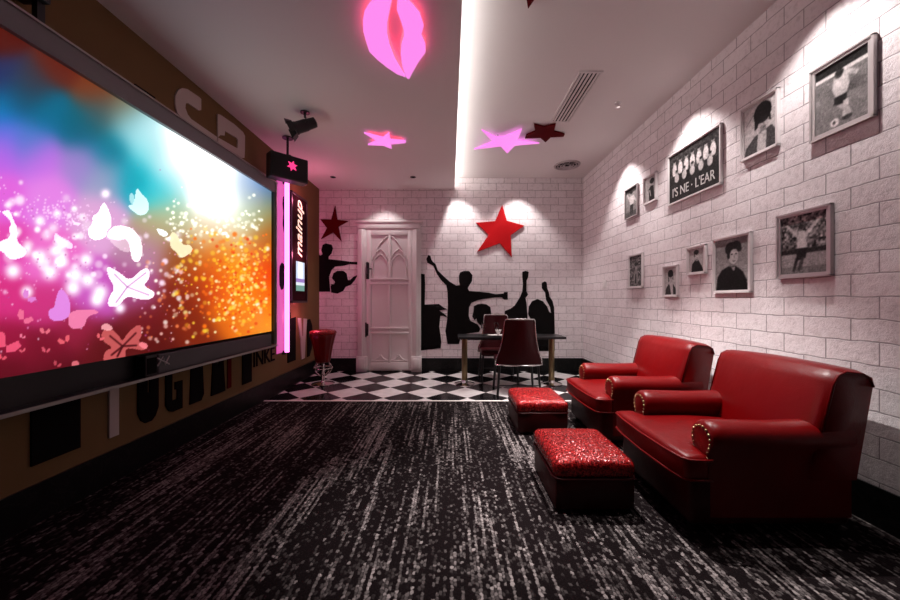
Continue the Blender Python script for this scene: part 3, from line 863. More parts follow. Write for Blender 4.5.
# loudspeaker on a bracket over the near end of the screen
cz = on_side(30, 4, -2.1)
s2 = thing('corner_speaker', 'black loudspeaker on a short post above the near end of the screen', 'speaker', (-2.17, 1.90, Z1 + .134))
e_ = on_side(54, 6, -2.11)
obj('cabinet', B(-2.27, -2.12, 1.70, e_.y, e_.z, e_.z + .2, bev=.010), M['black'], s2)
obj('grille', B(-2.12, -2.11, 1.72, e_.y - .02, e_.z + .015, e_.z + .185, bev=.004), M['grille'], s2)
obj('post', B(-2.19, -2.16, 1.832, 1.868, Z1 + .134, e_.z + .005), M['black'], s2)

# ================================================================== CEILING THINGS
def level_pts(zp, sc_, ox, oy, z):
    return [on_level(ox + x / sc_, oy + y / sc_, z) for x, y in zp]

def ceil_star(zp, z, m, label, halo=False, gap=.03, sc_=3.913, ox=350, oy=110, th=.02):
    """an outline hung `gap` under the ceiling"""
    zc = z - gap - th
    p = level_pts(zp, sc_, ox, oy, zc)
    c = sum(p, Vector()) / len(p)
    t = thing('ceiling_star', label, 'star', (c.x, c.y, z), 'stars on the ceiling')
    obj('star_panel', prism(bmesh.new(), p, Vector((0, 0, th))), m, t)
    if halo:
        q = [c + (v - c) * .84 + Vector((0, 0, th)) for v in p]
        obj('glow_rim', prism(bmesh.new(), q, Vector((0, 0, .006))), M['neon_red'], t)
    for k_ in (0, 1, 2):
        v = c + (p[(k_ * 3) % len(p)] - c) * .3
        obj('stand_off', tube(bmesh.new(), [(v.x, v.y, zc + th), (v.x, v.y, z)], .006, 6), M['black'], t)
    return t
ceil_star([(55,92),(100,103),(130,110),(152,92),(158,118),(218,124),(218,130),(160,135),(163,153),(130,140),(70,138),(105,122)], CL, M['neon_pink'], 'small pink glowing star on the dropped ceiling left of the light cove', True, .024)
ceil_star([(515,80),(570,108),(600,107),(672,78),(655,118),(740,132),(645,140),(615,170),(590,143),(485,155),(560,125)], CH, M['neon_pink'], 'large pink glowing star on the ceiling right of the light cove', False)
ceil_star([(720,58),(760,68),(805,57),(798,85),(840,97),(835,105),(785,108),(765,127),(745,110),(685,113),(690,100),(725,85)], CH, M['dark_red_plaque'], 'dark red star on the ceiling beside the big pink star', False, .01)
zc = CH - .03; tip = on_level(528, 9, zc)
zp = [(tip.x + x, tip.y - .26 + y) for x, y in star_pts(.26, .105)]
t = thing('ceiling_star', 'dark red star at the top edge, only its tip in view', 'star', (tip.x, tip.y - .26, CH), 'stars on the ceiling')
obj('star_panel', prism(bmesh.new(), [Vector((x, y, zc)) for x, y in zp], Vector((0, 0, .02))), M['dark_red_plaque'], t)
obj('stand_off', tube(bmesh.new(), [(tip.x, tip.y - .26, zc + .02), (tip.x, tip.y - .26, CH)], .01, 8), M['black'], t)

zl = CL - .065
lipA = [(345,0),(352,-45),(368,-95),(330,-80),(285,-45),(235,0),(195,40),(165,90),(153,150),(155,210),(175,280),(195,345),(250,400),(320,455),(380,495),(435,515),(400,460),(365,400),(330,310),(315,240),(315,150),(330,70)]
lipB = [(385,0),(380,70),(405,140),(425,200),(425,260),(410,310),(405,370),(415,440),(440,515),(460,530),(480,490),(520,420),(570,350),(570,310),(540,240),(557,180),(530,100),(480,40),(440,0),(400,-45),(372,-95),(380,-45)]
A_ = level_pts(lipA, 6.667, 340, 0, zl); B_ = level_pts(lipB, 6.667, 340, 0, zl)
cc_ = on_level(395, 25, zl)
lp = thing('lips_sign', 'large pink glowing lips on the dropped ceiling with a red halo', 'neon sign', (cc_.x, cc_.y, CL))
for nm, p in (('upper_lip', A_), ('lower_lip', B_)):
    obj(nm, prism(bmesh.new(), p, Vector((0, 0, .02))), M['neon_pink'], lp)
    c = sum(p, Vector()) / len(p)
    bm = bmesh.new(); tube(bm, [c + (v - c) * .9 + Vector((0, 0, .034)) for v in p], .012, 6, closed=True)
    obj('glow_tube', bm, M['neon_red'], lp)
    bm = bmesh.new(); tube(bm, [(c.x, c.y, zl + .02), (c.x, c.y, CL)], .008, 6)
    obj('stand_off', bm, M['black'], lp)

# slatted air vent, round diffuser, sprinkler, small downlight rims
vx0, vx1, vy0, vy1 = 1.215, 1.405, 3.26, 4.15
v = thing('ceiling_vent', 'long slatted white air vent in the upper ceiling', 'air vent', ((vx0 + vx1) / 2, (vy0 + vy1) / 2, CH))
bm = bmesh.new()
for a in ((vx0 - .018, vx0, vy0 - .018, vy1 + .018), (vx1, vx1 + .018, vy0 - .018, vy1 + .018), (vx0, vx1, vy0 - .018, vy0), (vx0, vx1, vy1, vy1 + .018)): box(bm, *a, CH - .014, CH)
obj('vent_frame', bm, M['white'], v)
obj('vent_throat', B(vx0, vx1, vy0, vy1, CH - .003, CH), M['black_matte'], v)
for i in range(5):
    xx = vx0 + (i + .5) * (vx1 - vx0) / 5
    obj('slat', B(xx - .010, xx + .010, vy0, vy1, CH - .013, CH - .005), M['white'], v)
dc = on_level(567, 165, CH)
d = thing('round_diffuser', 'round dark patterned air diffuser in the ceiling near the far right corner', 'air vent', (dc.x, dc.y, CH))
obj('rim', lathe(bmesh.new(), [(.20, 0), (.20, -.012), (.17, -.018), (.165, -.004)], (dc.x, dc.y, CH), 32, cap=False), M['frame_silver'], d, smooth=True)
obj('throat', lathe(bmesh.new(), [(.168, -.004), (.168, -.001)], (dc.x, dc.y, CH), 32), M['black_matte'], d)
bm = bmesh.new()
for r in (.13, .085, .045): lathe(bm, [(r, -.006), (r + .018, -.016), (r + .022, -.014), (r + .006, -.004)], (dc.x, dc.y, CH), 28, cap=False)
for i in range(8):
    a = i * PI / 4; tube(bm, [(dc.x + .03 * math.cos(a), dc.y + .03 * math.sin(a), CH - .01), (dc.x + .165 * math.cos(a), dc.y + .165 * math.sin(a), CH - .01)], .004, 5)
obj('rings', bm, M['frame_silver'], d, smooth=True)
c = on_level(618, 103, CH)
t = thing('ceiling_sprinkler', 'tiny chrome sprinkler on the ceiling between the vent and the brick wall', 'sprinkler', (c.x, c.y, CH))
obj('escutcheon', lathe(bmesh.new(), [(.035, 0), (.033, -.008), (.012, -.012)], (c.x, c.y, CH), 20), M['frame_silver'], t, smooth=True)
obj('nozzle', lathe(bmesh.new(), [(.009, -.012), (.009, -.04), (.022, -.042), (.022, -.046)], (c.x, c.y, CH), 14), M['chrome'], t, smooth=True)
for (px, py, lab) in ((333, 177, 'small dark recessed downlight over the dark star by the brown wall'), (413, 177, 'small dark recessed downlight right above the white door')):
    c = on_level(px, py, CL)
    t = thing('downlight', lab, 'downlight', (c.x, c.y, CL), 'recessed downlights of the dropped ceiling')
    obj('rim', lathe(bmesh.new(), [(.045, 0), (.045, -.006), (.034, -.008), (.03, -.001)], (c.x, c.y, CL), 20, cap=False), M['grey'], t, smooth=True)
    obj('well', lathe(bmesh.new(), [(.033, -.003), (.033, -.001)], (c.x, c.y, CL), 20), M['black_matte'], t)

# black stage spot under the dropped ceiling
c = on_level(305, 112, CL)
t = thing('stage_spotlight', 'black stage spotlight hanging from the dropped ceiling above the screen', 'spotlight', (c.x, c.y, CL))
bm = bmesh.new(); lathe(bm, [(.045, 0), (.045, -.012)], (c.x, c.y, CL), 18); tube(bm, [(c.x, c.y, CL - .01), (c.x, c.y, CL - .06)], .012, 8)
hub = Vector((c.x + .01, c.y, CL - .135))
ax = Vector((-.85, -.25, -.42)).normalized(); sd = ax.cross(Vector((0, 0, 1))).normalized()
tube(bm, [hub + sd * .065, hub + sd * .065 + Vector((0, 0, .075)), hub - sd * .065 + Vector((0, 0, .075)), hub - sd * .065], .007, 6)
obj('yoke', bm, M['black'], t)
bm = bmesh.new(); pr = [(-.11, .03), (-.10, .05), (-.02, .055), (.0, .06), (.09, .06), (.10, .066), (.115, .066)]
tube(bm, [hub + ax * s_ for s_, r in pr], [r for s_, r in pr], 18)
obj('lamp_can', bm, M['black'], t, smooth=True)
bm = bmesh.new()
up_ = sd.cross(ax)
for s_, o_ in ((sd, 1), (-sd, 1), (up_, 1), (-up_, 1)):
    e0 = hub + ax * .115 + s_ * .062; perp = ax.cross(s_)
    prism(bm, [e0 + perp * .045, e0 - perp * .045, e0 - perp * .055 + ax * .06 + s_ * .035, e0 + perp * .055 + ax * .06 + s_ * .035], s_ * .004)
obj('barn_door', bm, M['black'], t)

# ================================================================== BACK WALL: stars and silhouettes
WY = YB - .001
def back_shape(zp, sc_, ox, oy, name, m, label, cat, group, th):
    p = [on_depth(ox + x / sc_, oy + y / sc_, WY) for x, y in zp]
    o = obj(name, prism(bmesh.new(), p, Vector((0, -th, 0))), m)
    return tag(o, label, cat, group)
back_shape([(502,205),(506.5,221),(524,226),(510.5,235.5),(511.5,257),(499.5,243.5),(477,252),(488.5,235),(476,223),(495,221.5)], 1, 0, 0, 'wall_star', M['red_plaque'], 'big bright red star on the white brick wall above the silhouettes', 'star', 'stars on the end wall', .03)
back_shape([(153,35),(165,120),(230,128),(172,160),(190,248),(140,195),(70,235),(105,170),(65,118),(130,120)], 6, 310, 200, 'wall_star', M['dark_red_plaque'], 'smaller dark red star on the wall left of the door', 'star', 'stars on the end wall', .03)
G = 'black silhouettes on the end wall'
back_shape([(62,68),(72,75),(76,90),(82,100),(95,110),(105,140),(130,165),(160,192),(190,210),(207,208),(203,190),(203,165),(208,150),(225,143),(250,143),(265,162),(263,190),(250,210),(243,222),(250,235),(290,238),(340,243),(372,250),(408,247),(412,240),(428,240),(428,275),(412,275),(400,265),(370,265),(330,270),(290,278),(260,290),(250,310),(248,350),(255,372),(290,390),(302,410),(296,424),(215,436),(203,480),(150,480),(140,420),(148,370),(152,300),(150,240),(145,210),(120,185),(100,155),(85,120),(70,112),(57,105),(52,88)], 4.615, 415, 240, 'silhouette_decal', M['decal'], 'black silhouette of a person with arms flung wide, one fist raised', 'wall decal', G, .003)
back_shape([(270,330),(272,305),(290,296),(310,294),(330,297),(348,310),(352,340),(358,370),(350,400),(318,400),(300,392),(288,380),(283,362),(274,370),(264,352)], 4.615, 415, 240, 'silhouette_decal', M['decal'], 'black silhouette of a curly head under the outstretched arm', 'wall decal', G, .004)
back_shape([(24,155),(45,158),(47,200),(45,298),(70,297),(110,295),(130,310),(150,320),(112,325),(140,345),(150,358),(130,350),(117,350),(112,400),(122,470),(118,500),(24,510)], 4.615, 415, 240, 'silhouette_decal', M['decal'], 'black silhouette figure cut off by the right side of the door frame', 'wall decal', G, .003)
back_shape([(195,55),(210,50),(225,55),(222,80),(215,95),(215,145),(222,160),(210,175),(215,200),(220,270),(220,330),(110,330),(110,270),(115,235),(140,225),(160,210),(185,170),(195,145),(198,110),(195,80)], 4.615, 480, 260, 'silhouette_decal', M['decal'], 'black silhouette with one straight arm and open hand raised behind the chair', 'wall decal', G, .003)
back_shape([(285,105),(300,98),(308,105),(310,130),(318,150),(322,170),(335,190),(342,220),(345,330),(345,420),(262,420),(250,330),(232,270),(222,250),(225,215),(240,190),(265,180),(290,190),(310,215),(320,240),(328,245),(322,215),(305,185),(300,150),(285,130)], 4.615, 480, 260, 'silhouette_decal', M['decal'], 'black silhouette of a round haired person with a raised fist, rightmost', 'wall decal', G, .004)
back_shape([(51,322),(62,335),(75,325),(68,300),(75,270),(95,260),(130,268),(138,290),(130,320),(112,340),(112,355),(180,362),(240,370),(285,372),(285,388),(240,385),(200,395),(150,400),(130,420),(115,460),(118,500),(122,550),(51,550)], 6, 310, 200, 'silhouette_decal', M['decal'], 'black silhouette reaching an arm to the left side of the door frame', 'wall decal', G, .003)
back_shape([(124,520),(128,505),(145,505),(150,490),(132,470),(140,440),(165,425),(200,425),(220,440),(228,480),(240,480),(262,460),(285,450),(270,480),(245,510),(215,520),(200,545),(165,562),(128,555)], 6, 310, 200, 'silhouette_decal', M['decal'], 'black silhouette of a head and hand low between the brown wall and door', 'wall decal', G, .004)

# ================================================================== FRAMED PHOTOGRAPHS on the right wall
FX = XR - .022
def painter(kind, n=(90, 70), seed=0):
    h, w = n
    v, u = np.meshgrid(np.linspace(0, 1, h), np.linspace(0, 1, w), indexing='ij')
    r = np.random.default_rng(seed)
    noise = r.normal(0, 1, (h, w))
    g = np.full((h, w), 150.0)
    def el(cx, cy, rx, ry, c, rot=0):
        nonlocal g
        X, Y = u - cx, v - cy
        if rot: X, Y = X * math.cos(rot) + Y * math.sin(rot), -X * math.sin(rot) + Y * math.cos(rot)
        g[(X / rx) ** 2 + (Y / ry) ** 2 < 1] = c
    def pl(p, c):
        g[in_poly(u, v, p)] = c
    if kind == 'footballer':
        g[:] = 105 + 25 * np.sin(u * 5 + v * 3); g[v < .45] = 120; g[(v > .86)] = 25
        g[(v > .80) & (v <= .86)] = 205; g[(v < .80) & (v > .62)] = 110
        pl([(.36, .78), (.62, .80), (.66, .58), (.60, .46), (.40, .46), (.33, .60)], 190)
        el(.46, .79, .08, .06, 70); el(.47, .82, .085, .05, 35)
        pl([(.60, .74), (.78, .66), (.84, .70), (.64, .80)], 175)
        pl([(.36, .70), (.44, .58), (.52, .60), (.40, .76)], 215)
        pl([(.38, .47), (.62, .47), (.60, .33), (.48, .30), (.36, .36)], 22)
        pl([(.55, .36), (.65, .36), (.62, .12), (.53, .12)], 200); pl([(.42, .34), (.52, .33), (.66, .24), (.70, .14), (.62, .14)], 170)
        el(.61, .10, .10, .035, 45); el(.38, .09, .085, .06, 225); el(.37, .09, .03, .025, 60)
        g += noise * 10
    elif kind == 'bowl_hair':
        g[:] = 188; pl([(.02, 0), (.08, .18), (.35, .34), (.60, .40), (.88, .42), (.98, .30), (1, 0)], 62)
        pl([(.42, 0), (.46, .36), (.72, .36), (.70, 0)], 178)
        el(.62, .56, .19, .20, 172); pl([(.52, .38), (.72, .38), (.70, .48), (.54, .50)], 120)
        el(.60, .76, .27, .21, 10); pl([(.34, .78), (.36, .46), (.46, .50), (.48, .68)], 10); pl([(.82, .76), (.86, .52), (.78, .55)], 16)
        el(.56, .58, .05, .012, 40); el(.71, .58, .05, .012, 40); el(.64, .53, .02, .04, 130); el(.64, .46, .06, .012, 80)
        pl([(.08, .62), (.34, .80), (.33, .82), (.07, .64)], 110)
        g += noise * 12
    elif kind == 'portrait':
        g[:] = 150 - 25 * v
        pl([(.02, 0), (.06, .26), (.20, .40), (.42, .47), (.62, .47), (.84, .34), (.95, .18), (.97, 0)], 12)
        pl([(.44, .46), (.62, .46), (.60, .56), (.44, .58)], 110)
        el(.56, .66, .14, .16, 178); pl([(.56, .50), (.72, .58), (.70, .74), (.60, .66)], 150)
        el(.50, .80, .19, .13, 14); el(.64, .83, .15, .11, 18); el(.58, .66, .125, .135, 178); pl([(.44, .74), (.56, .79), (.72, .76), (.66, .90), (.46, .90)], 15); pl([(.36, .84), (.38, .60), (.45, .62), (.46, .78)], 14); el(.74, .78, .06, .06, 20)
        el(.52, .69, .035, .012, 30); el(.64, .69, .035, .012, 30); el(.59, .64, .018, .035, 125); el(.58, .56, .045, .012, 80)
        pl([(.50, .44), (.58, .36), (.62, .44)], 150)
        g += noise * 7
    elif kind == 'jumper':
        tree = r.normal(0, 1, (h // 3 + 1, w // 3 + 1)).repeat(3, 0).repeat(3, 1)[:h, :w]
        g[:] = 95 + tree * 55; g[v < .36] = 150; g[v < .12] = 118; g[(v < .42) & (v > .34)] = 35
        pl([(.40, .72), (.54, .72), (.60, .42), (.36, .42)], 205); el(.46, .78, .055, .06, 90); el(.46, .80, .06, .04, 30)
        pl([(.38, .70), (.14, .88), (.11, .85), (.38, .60)], 190); pl([(.55, .70), (.86, .92), (.88, .88), (.56, .60)], 190)
        pl([(.36, .43), (.60, .43), (.56, .26), (.36, .22)], 25); pl([(.40, .24), (.32, .04), (.26, .04), (.34, .28)], 40); pl([(.54, .28), (.44, .04), (.38, .05), (.46, .28)], 60)
        g += noise * 14
    elif kind == 'bust':
        g[:] = 165
        pl([(.15, 0), (.20, .34), (.40, .50), (.62, .50), (.85, .22), (.95, .0)], 16); pl([(.44, .46), (.60, .46), (.58, .58), (.46, .60)], 130)
        el(.52, .70, .14, .14, 180); el(.48, .84, .17, .10, 15); pl([(.33, .84), (.36, .62), (.42, .66)], 15)
        el(.48, .72, .03, .012, 40); el(.60, .72, .03, .012, 40); el(.54, .61, .04, .01, 90)
        g += noise * 8
    elif kind == 'shirt':
        g[:] = 172
        pl([(.05, 0), (.10, .22), (.35, .40), (.50, .30), (.70, .40), (.92, .22), (.96, 0)], 45); pl([(.42, .40), (.55, .0), (.72, .0), (.68, .42)], 185)
        el(.52, .60, .15, .17, 165); el(.50, .78, .22, .14, 12); pl([(.28, .78), (.32, .46), (.40, .52)], 14); pl([(.72, .78), (.74, .52), (.66, .58)], 18)
        el(.47, .61, .03, .012, 40); el(.60, .61, .03, .012, 40)
        g += noise * 12
    elif kind == 'texture':
        t = r.normal(0, 1, (h // 4 + 1, w // 4 + 1)).repeat(4, 0).repeat(4, 1)[:h, :w]
        g[:] = 85 + t * 42; pl([(.35, .05), (.65, .05), (.70, .45), (.55, .60), (.32, .42)], 130); el(.52, .66, .12, .09, 150); el(.52, .72, .13, .06, 20)
        pl([(.42, .08), (.48, .40), (.56, .40), (.55, .08)], 30); g += noise * 14
    elif kind == 'standing':
        g[:] = 128; g[v < .2] = 80; g[v > .85] = 45
        pl([(.30, .72), (.75, .72), (.70, .40), (.36, .40)], 195); el(.5, .80, .11, .07, 150); el(.5, .84, .12, .05, 20)
        pl([(.38, .42), (.66, .42), (.62, .08), (.54, .08), (.52, .34), (.48, .08), (.40, .08)], 25); pl([(.72, .70), (.95, .50), (.90, .45), (.68, .60)], 190); pl([(.32, .70), (.12, .88), (.08, .82), (.32, .58)], 190)
        g += noise * 14
    elif kind == 'side':
        g[:] = 165; pl([(.40, 0), (.36, .50), (.55, .62), (.80, .58), (.88, 0)], 28); el(.62, .72, .16, .10, 165); el(.66, .80, .20, .11, 14); pl([(.40, .44), (.52, .18), (.58, .20), (.48, .48)], 185)
        g += noise * 12
    elif kind == 'team':
        g[:] = 24
        t = r.normal(0, 1, (h // 4 + 1, w // 4 + 1)).repeat(4, 0).repeat(4, 1)[:h, :w]
        g[v > .5] += 22 + t[v > .5] * 14
        for i in range(7):
            cx = .12 + i * .127; el(cx, .66, .05, .14, 200); el(cx, .83, .03, .045, 150); el(cx, .86, .03, .03, 25); pl([(cx - .03, .55), (cx + .03, .55), (cx + .03, .42), (cx - .03, .42)], 30)
        g[v > .3] += noise[v > .3] * 14
        for i in range(5):
            cx = .17 + i * .165; el(cx, .48, .05, .09, 185); el(cx, .60, .03, .04, 140); el(cx, .63, .03, .025, 20)
        g[v < .37] = 30
        g += noise * 12
    for _ in range(2):
        q = np.pad(g, 1, mode='edge'); g = (q[1:-1, 1:-1] * 2 + q[:-2, 1:-1] + q[2:, 1:-1] + q[1:-1, :-2] + q[1:-1, 2:]) / 6
    big = r.normal(0, 1, (h // 6 + 2, w // 6 + 2)).repeat(6, 0).repeat(6, 1)[:h, :w]
    g = np.clip(g * (1 + .04 * big) + noise * 7, 0, 255)
    return np.stack([g, g * .965, g * .96], -1)

FR = 'framed photographs on the right wall'
def photo_frame(pxl, pxr, yt, yb, kind, label, seed, bw=.026, m='frame_white', n=(90, 70)):
    a, b_ = on_side(pxl, yt, FX), on_side(pxl, yb, FX)
    y_far, z1, z0 = a.y, a.z, b_.z
    y_near = on_side(pxr, 0, FX).y
    t = thing('photo_frame', label, 'picture', (XR, (y_far + y_near) / 2, z0), FR)
    bm = bmesh.new()
    for a_ in ((y_near, y_far, z0, z0 + bw), (y_near, y_far, z1 - bw, z1), (y_near, y_near + bw, z0 + bw, z1 - bw), (y_far - bw, y_far, z0 + bw, z1 - bw)):
        box(bm, FX, XR, *a_)
    for a_ in ((y_near - .004, y_far + .004, z0 - .004, z0 + .008), (y_near - .004, y_far + .004, z1 - .008, z1 + .004), (y_near - .004, y_near + .008, z0, z1), (y_far - .008, y_far + .004, z0, z1)):
        box(bm, FX - .006, XR - .004, *a_)
    obj('frame', bm, M[m], t)
    h, w = n
    ys = np.linspace(y_far - bw, y_near + bw, w); zs = np.linspace(z0 + bw, z1 - bw, h)
    gz, gy = np.meshgrid(zs, ys, indexing='ij')
    grid_print('photo', np.stack([np.full(gy.shape, FX + .008), gy, gz], -1), painter(kind, n, seed), M['photo'], t)
    obj('backing', B(FX + .012, XR, y_near + bw, y_far - bw, z0 + bw, z1 - bw), M['frame_silver'], t)
    return t, (y_far - bw, y_near + bw, z0 + bw, z1 - bw)
photo_frame(810.5, 873.5, 73, 143, 'footballer', 'black and white photo of a footballer, framed, highest at the right', 1, m='frame_silver')
photo_frame(741, 777.5, 111, 162, 'bowl_hair', 'pale framed portrait of a person with thick dark hair, upper row', 2, .018)
t, (pf, pn, pz0, pz1) = photo_frame(668, 720.5, 157.5, 206, 'team', 'wide dark group photo with white lettering along its foot', 3, .014, n=(110, 160))
bm = text_bm("I'S NE \u00b7 L'EAR", .1, .001)
xs = [q.co.x for q in bm.verts]; ys = [q.co.y for q in bm.verts]
bmesh.ops.translate(bm, verts=bm.verts, vec=(-(max(xs) + min(xs)) / 2, -(max(ys) + min(ys)) / 2, 0))
bmesh.ops.scale(bm, vec=((pf - pn) * .84 / (max(xs) - min(xs)), (pz1 - pz0) * .19 / (max(ys) - min(ys)), 1), verts=bm.verts)
place(bm, (0, -1, 0), (0, 0, 1), (FX + .006, (pf + pn) / 2, pz0 + (pz1 - pz0) * .20))
obj('lettering', bm, M['white_ink'], t)
photo_frame(643.5, 656, 179, 205.5, 'side', 'small framed photo of a person in profile, left of the group photo', 4, .018)
photo_frame(625, 637, 191, 220, 'standing', 'small framed photo with a standing figure, upper row nearest the corner', 5, .010, m='frame_silver')
photo_frame(628.5, 642, 256, 288, 'texture', 'small dark framed photo, lower row nearest the corner', 6, .018)
photo_frame(663, 677, 267, 296.5, 'shirt', 'small framed photo of a person in an open shirt, hung lowest', 7, .018)
photo_frame(687, 705, 248, 275, 'bust', 'small framed portrait in dark clothes between two lower photos', 8, .022)
photo_frame(713, 750, 240, 293, 'portrait', 'larger framed portrait of a person in a black jacket on grey', 9, .020)
photo_frame(777, 830.5, 217, 278.5, 'jumper', 'framed photo of a person with arms thrown up before trees', 10, .024, m='frame_silver')
c = on_side(605, 284, XR)
t = thing('light_switch', 'small white switch plate on the brick wall near the far corner', 'switch', (XR, c.y, c.z))
obj('plate', B(XR - .012, XR, c.y - .06, c.y + .06, c.z - .06, c.z + .06, bev=.004), M['white'], t)
obj('rocker', B(XR - .018, XR - .011, c.y - .03, c.y + .03, c.z - .04, c.z + .04, bev=.002), M['white'], t)

# ================================================================== ARMCHAIRS (facing the screen, -X)
def subdivide_bulge(bm, amp, cx, cy, hx, hy, zmid):
    for v in bm.verts:
        if v.co.z > zmid:
            a = max(0, 1 - ((v.co.x - cx) / hx) ** 2) * max(0, 1 - ((v.co.y - cy) / hy) ** 2)
            v.co.z += amp * a

W2 = .385
ch = thing('armchair', 'big red leather club armchair nearest the camera, right of the square ottomans', 'armchair', (1.69, 2.185, .012), 'red leather armchairs')
obj('base', B(-.44, .40, -W2 + .02, W2 - .02, .05, .31, bev=.03, seg=3), M['leather_dark'], ch, smooth=True, local=True)
for sx in (-.38, .37):
    for sy in (-.30, .30):
        obj('foot', lathe(bmesh.new(), [(.022, 0), (.035, .055)], (sx, sy, 0), 14), M['wood_dark'], ch, smooth=True, local=True)
# T-shaped seat cushion that wraps in front of the arms
T = [(-.475, -.388), (-.345, -.388), (-.335, -.245), (.20, -.245), (.20, .245), (-.335, .245), (-.345, .388), (-.475, .388), (-.497, .24), (-.505, 0), (-.497, -.24)]
bm = bmesh.new(); prism(bm, [Vector((x, y, .285)) for x, y in T], Vector((0, 0, .135)))
bmesh.ops.bevel(bm, geom=list(bm.edges), offset=.035, segments=4, profile=.5, affect='EDGES')
bmesh.ops.triangulate(bm, faces=[f for f in bm.faces if len(f.verts) > 4])
bmesh.ops.subdivide_edges(bm, edges=[e for e in bm.edges if e.calc_length() > .12], cuts=5, use_grid_fill=True)
bmesh.ops.triangulate(bm, faces=bm.faces)
subdivide_bulge(bm, .03, -.17, 0, .40, .40, .40)
seat = obj('seat_cushion', bm, M['leather'], ch, smooth='all', local=True)
pz = .405
for zz_ in (pz, .302):
    front = [(-.345, -.394, zz_), (-.40, -.395, zz_), (-.455, -.388, zz_), (-.482, -.36, zz_), (-.499, -.24, zz_), (-.508, 0, zz_)]
    obj('piping', tube(bmesh.new(), front + [(x, -y, z) for x, y, z in front[-2::-1]], .0065, 8), M['leather'], seat, smooth='all', local=True)
def arm_bm(s):
    """rolled arm: profile in the YZ plane swept along X, soft at the front"""
    prof = []
    inner, outer = .232, .372
    prof += [(inner, .10), (inner, .46)]
    cy, cz, ry, rz = (inner + outer) / 2 + .006, .505, .092, .080
    for i in range(0, 13):
        a = PI + .35 - i * (PI + .7) / 12
        prof.append((cy + ry * math.cos(a), cz + rz * math.sin(a)))
    prof += [(outer, .44), (outer, .10)]
    cyy = sum(p[0] for p in prof) / len(prof); czz = .36
    bm = bmesh.new(); rings = []
    for x, k_, dz in ((-.345, .80, 0), (-.335, .93, 0), (-.315, .99, 0), (-.28, 1, 0), (.0, 1, -.006), (.25, 1, 0), (.39, 1, .01)):
        rings.append([bm.verts.new((x, s * (cyy + (y - cyy) * k_), czz + (z - czz) * (k_ if z > .2 else 1) + (dz if z > .3 else 0))) for y, z in prof])
    n_ = len(prof)
    for a, b_ in zip(rings, rings[1:]):
        for i in range(n_):
            bm.faces.new((a[i], a[(i + 1) % n_], b_[(i + 1) % n_], b_[i]))
    bm.faces.new(rings[0][::-1]); bm.faces.new(rings[-1])
    return bm, prof, cyy, czz
for s in (-1, 1):
    bm, prof, cyy, czz = arm_bm(s)
    arm = obj('arm', bm, M['leather'] if s > 0 else M['leather'], ch, smooth=True, local=True)
    bm = bmesh.new()
    path = [(-.343, s * (cyy + (y - cyy) * .72), czz + (z - czz) * .86) for y, z in prof]
    dist = 0; last = None
    for a, b_ in zip(path, path[1:]):
        a, b_ = Vector(a), Vector(b_); L_ = (b_ - a).length; t_ = 0
        while dist <= L_:
            ball(bm, a.lerp(b_, dist / L_) if L_ else a, .0075, 8); dist += .026
        dist -= L_
    obj('nail_trim', bm, M['brass'], arm, smooth='all', local=True)
# broad leaning backrest
bm = bmesh.new()
pr = [(.15, .30), (.205, .55), (.275, .80), (.30, .850), (.345, .868), (.44, .860), (.49, .837), (.505, .79), (.41, .30)]
rings = []
ny = 24
for j in range(ny + 1):
    y = -W2 + 2 * W2 * j / ny
    e = min(1.0, (W2 - abs(y)) / .05); k_ = 0.88 + .12 * math.sqrt(max(0, 1 - (1 - e) ** 2))
    bul = (1 - (y / W2) ** 2)
    xm = .34
    rings.append([bm.verts.new(((xm + (x - xm) * k_) - (.028 * bul if x < .29 else 0), y, (z if z < .4 else .55 + (z - .55) * (.965 + .035 * (k_ - .88) / .12)) + (.012 * bul if z > .8 else 0))) for x, z in pr])
n_ = len(pr)
for a, b_ in zip(rings, rings[1:]):
    for i in range(n_):
        bm.faces.new((a[i], a[(i + 1) % n_], b_[(i + 1) % n_], b_[i]))
bm.faces.new(rings[0][::-1]); bm.faces.new(rings[-1])
bk = obj('backrest', bm, M['leather'], ch, smooth='all', local=True)
bk.data.set_sharp_from_angle(angle=math.radians(62))
for s in (-1, 1):
    obj('piping', tube(bmesh.new(), [(.34 + (x - .34) * .885, s * (W2 + .001), (z if z < .4 else .55 + (z - .55) * .965)) for x, z in pr[1:8]], .006, 8), M['leather'], bk, smooth='all', local=True)
dup(ch, (1.69, 3.27, .012), 'red leather club armchair farther back, next to the checkered floor')

# ================================================================== OTTOMANS
ot = thing('ottoman', 'square red glitter-topped ottoman in front, nearest the camera', 'ottoman', (.835, 2.27, .012), 'red square ottomans')
ox, oy = .238, .27
obj('body', B(-ox + .01, ox - .01, -oy + .01, oy - .01, .02, .215, bev=.012), M['leather_dark'], ot, smooth=True, local=True)
bm = B(-ox, ox, -oy, oy, 0.195, .305, bev=.045, seg=5)
bmesh.ops.subdivide_edges(bm, edges=[e for e in bm.edges if e.calc_length() > .2], cuts=8, use_grid_fill=True)
subdivide_bulge(bm, .022, 0, 0, ox, oy, .28)
obj('cushion_top', bm, M['glitter'], ot, smooth='all', local=True)
bm = bmesh.new()
q = ox - .002; r_ = oy - .002
tube(bm, [(-q, -r_ + .04, .20), (-q + .012, -r_ + .012, .20), (-q + .04, -r_, .20), (q - .04, -r_, .20), (q - .012, -r_ + .012, .20), (q, -r_ + .04, .20), (q, r_ - .04, .20), (q - .012, r_ - .012, .20), (q - .04, r_, .20), (-q + .04, r_, .20), (-q + .012, r_ - .012, .20), (-q, r_ - .04, .20)], .007, 8, closed=True)
obj('piping', bm, M['leather_dark'], ot, smooth='all', local=True)
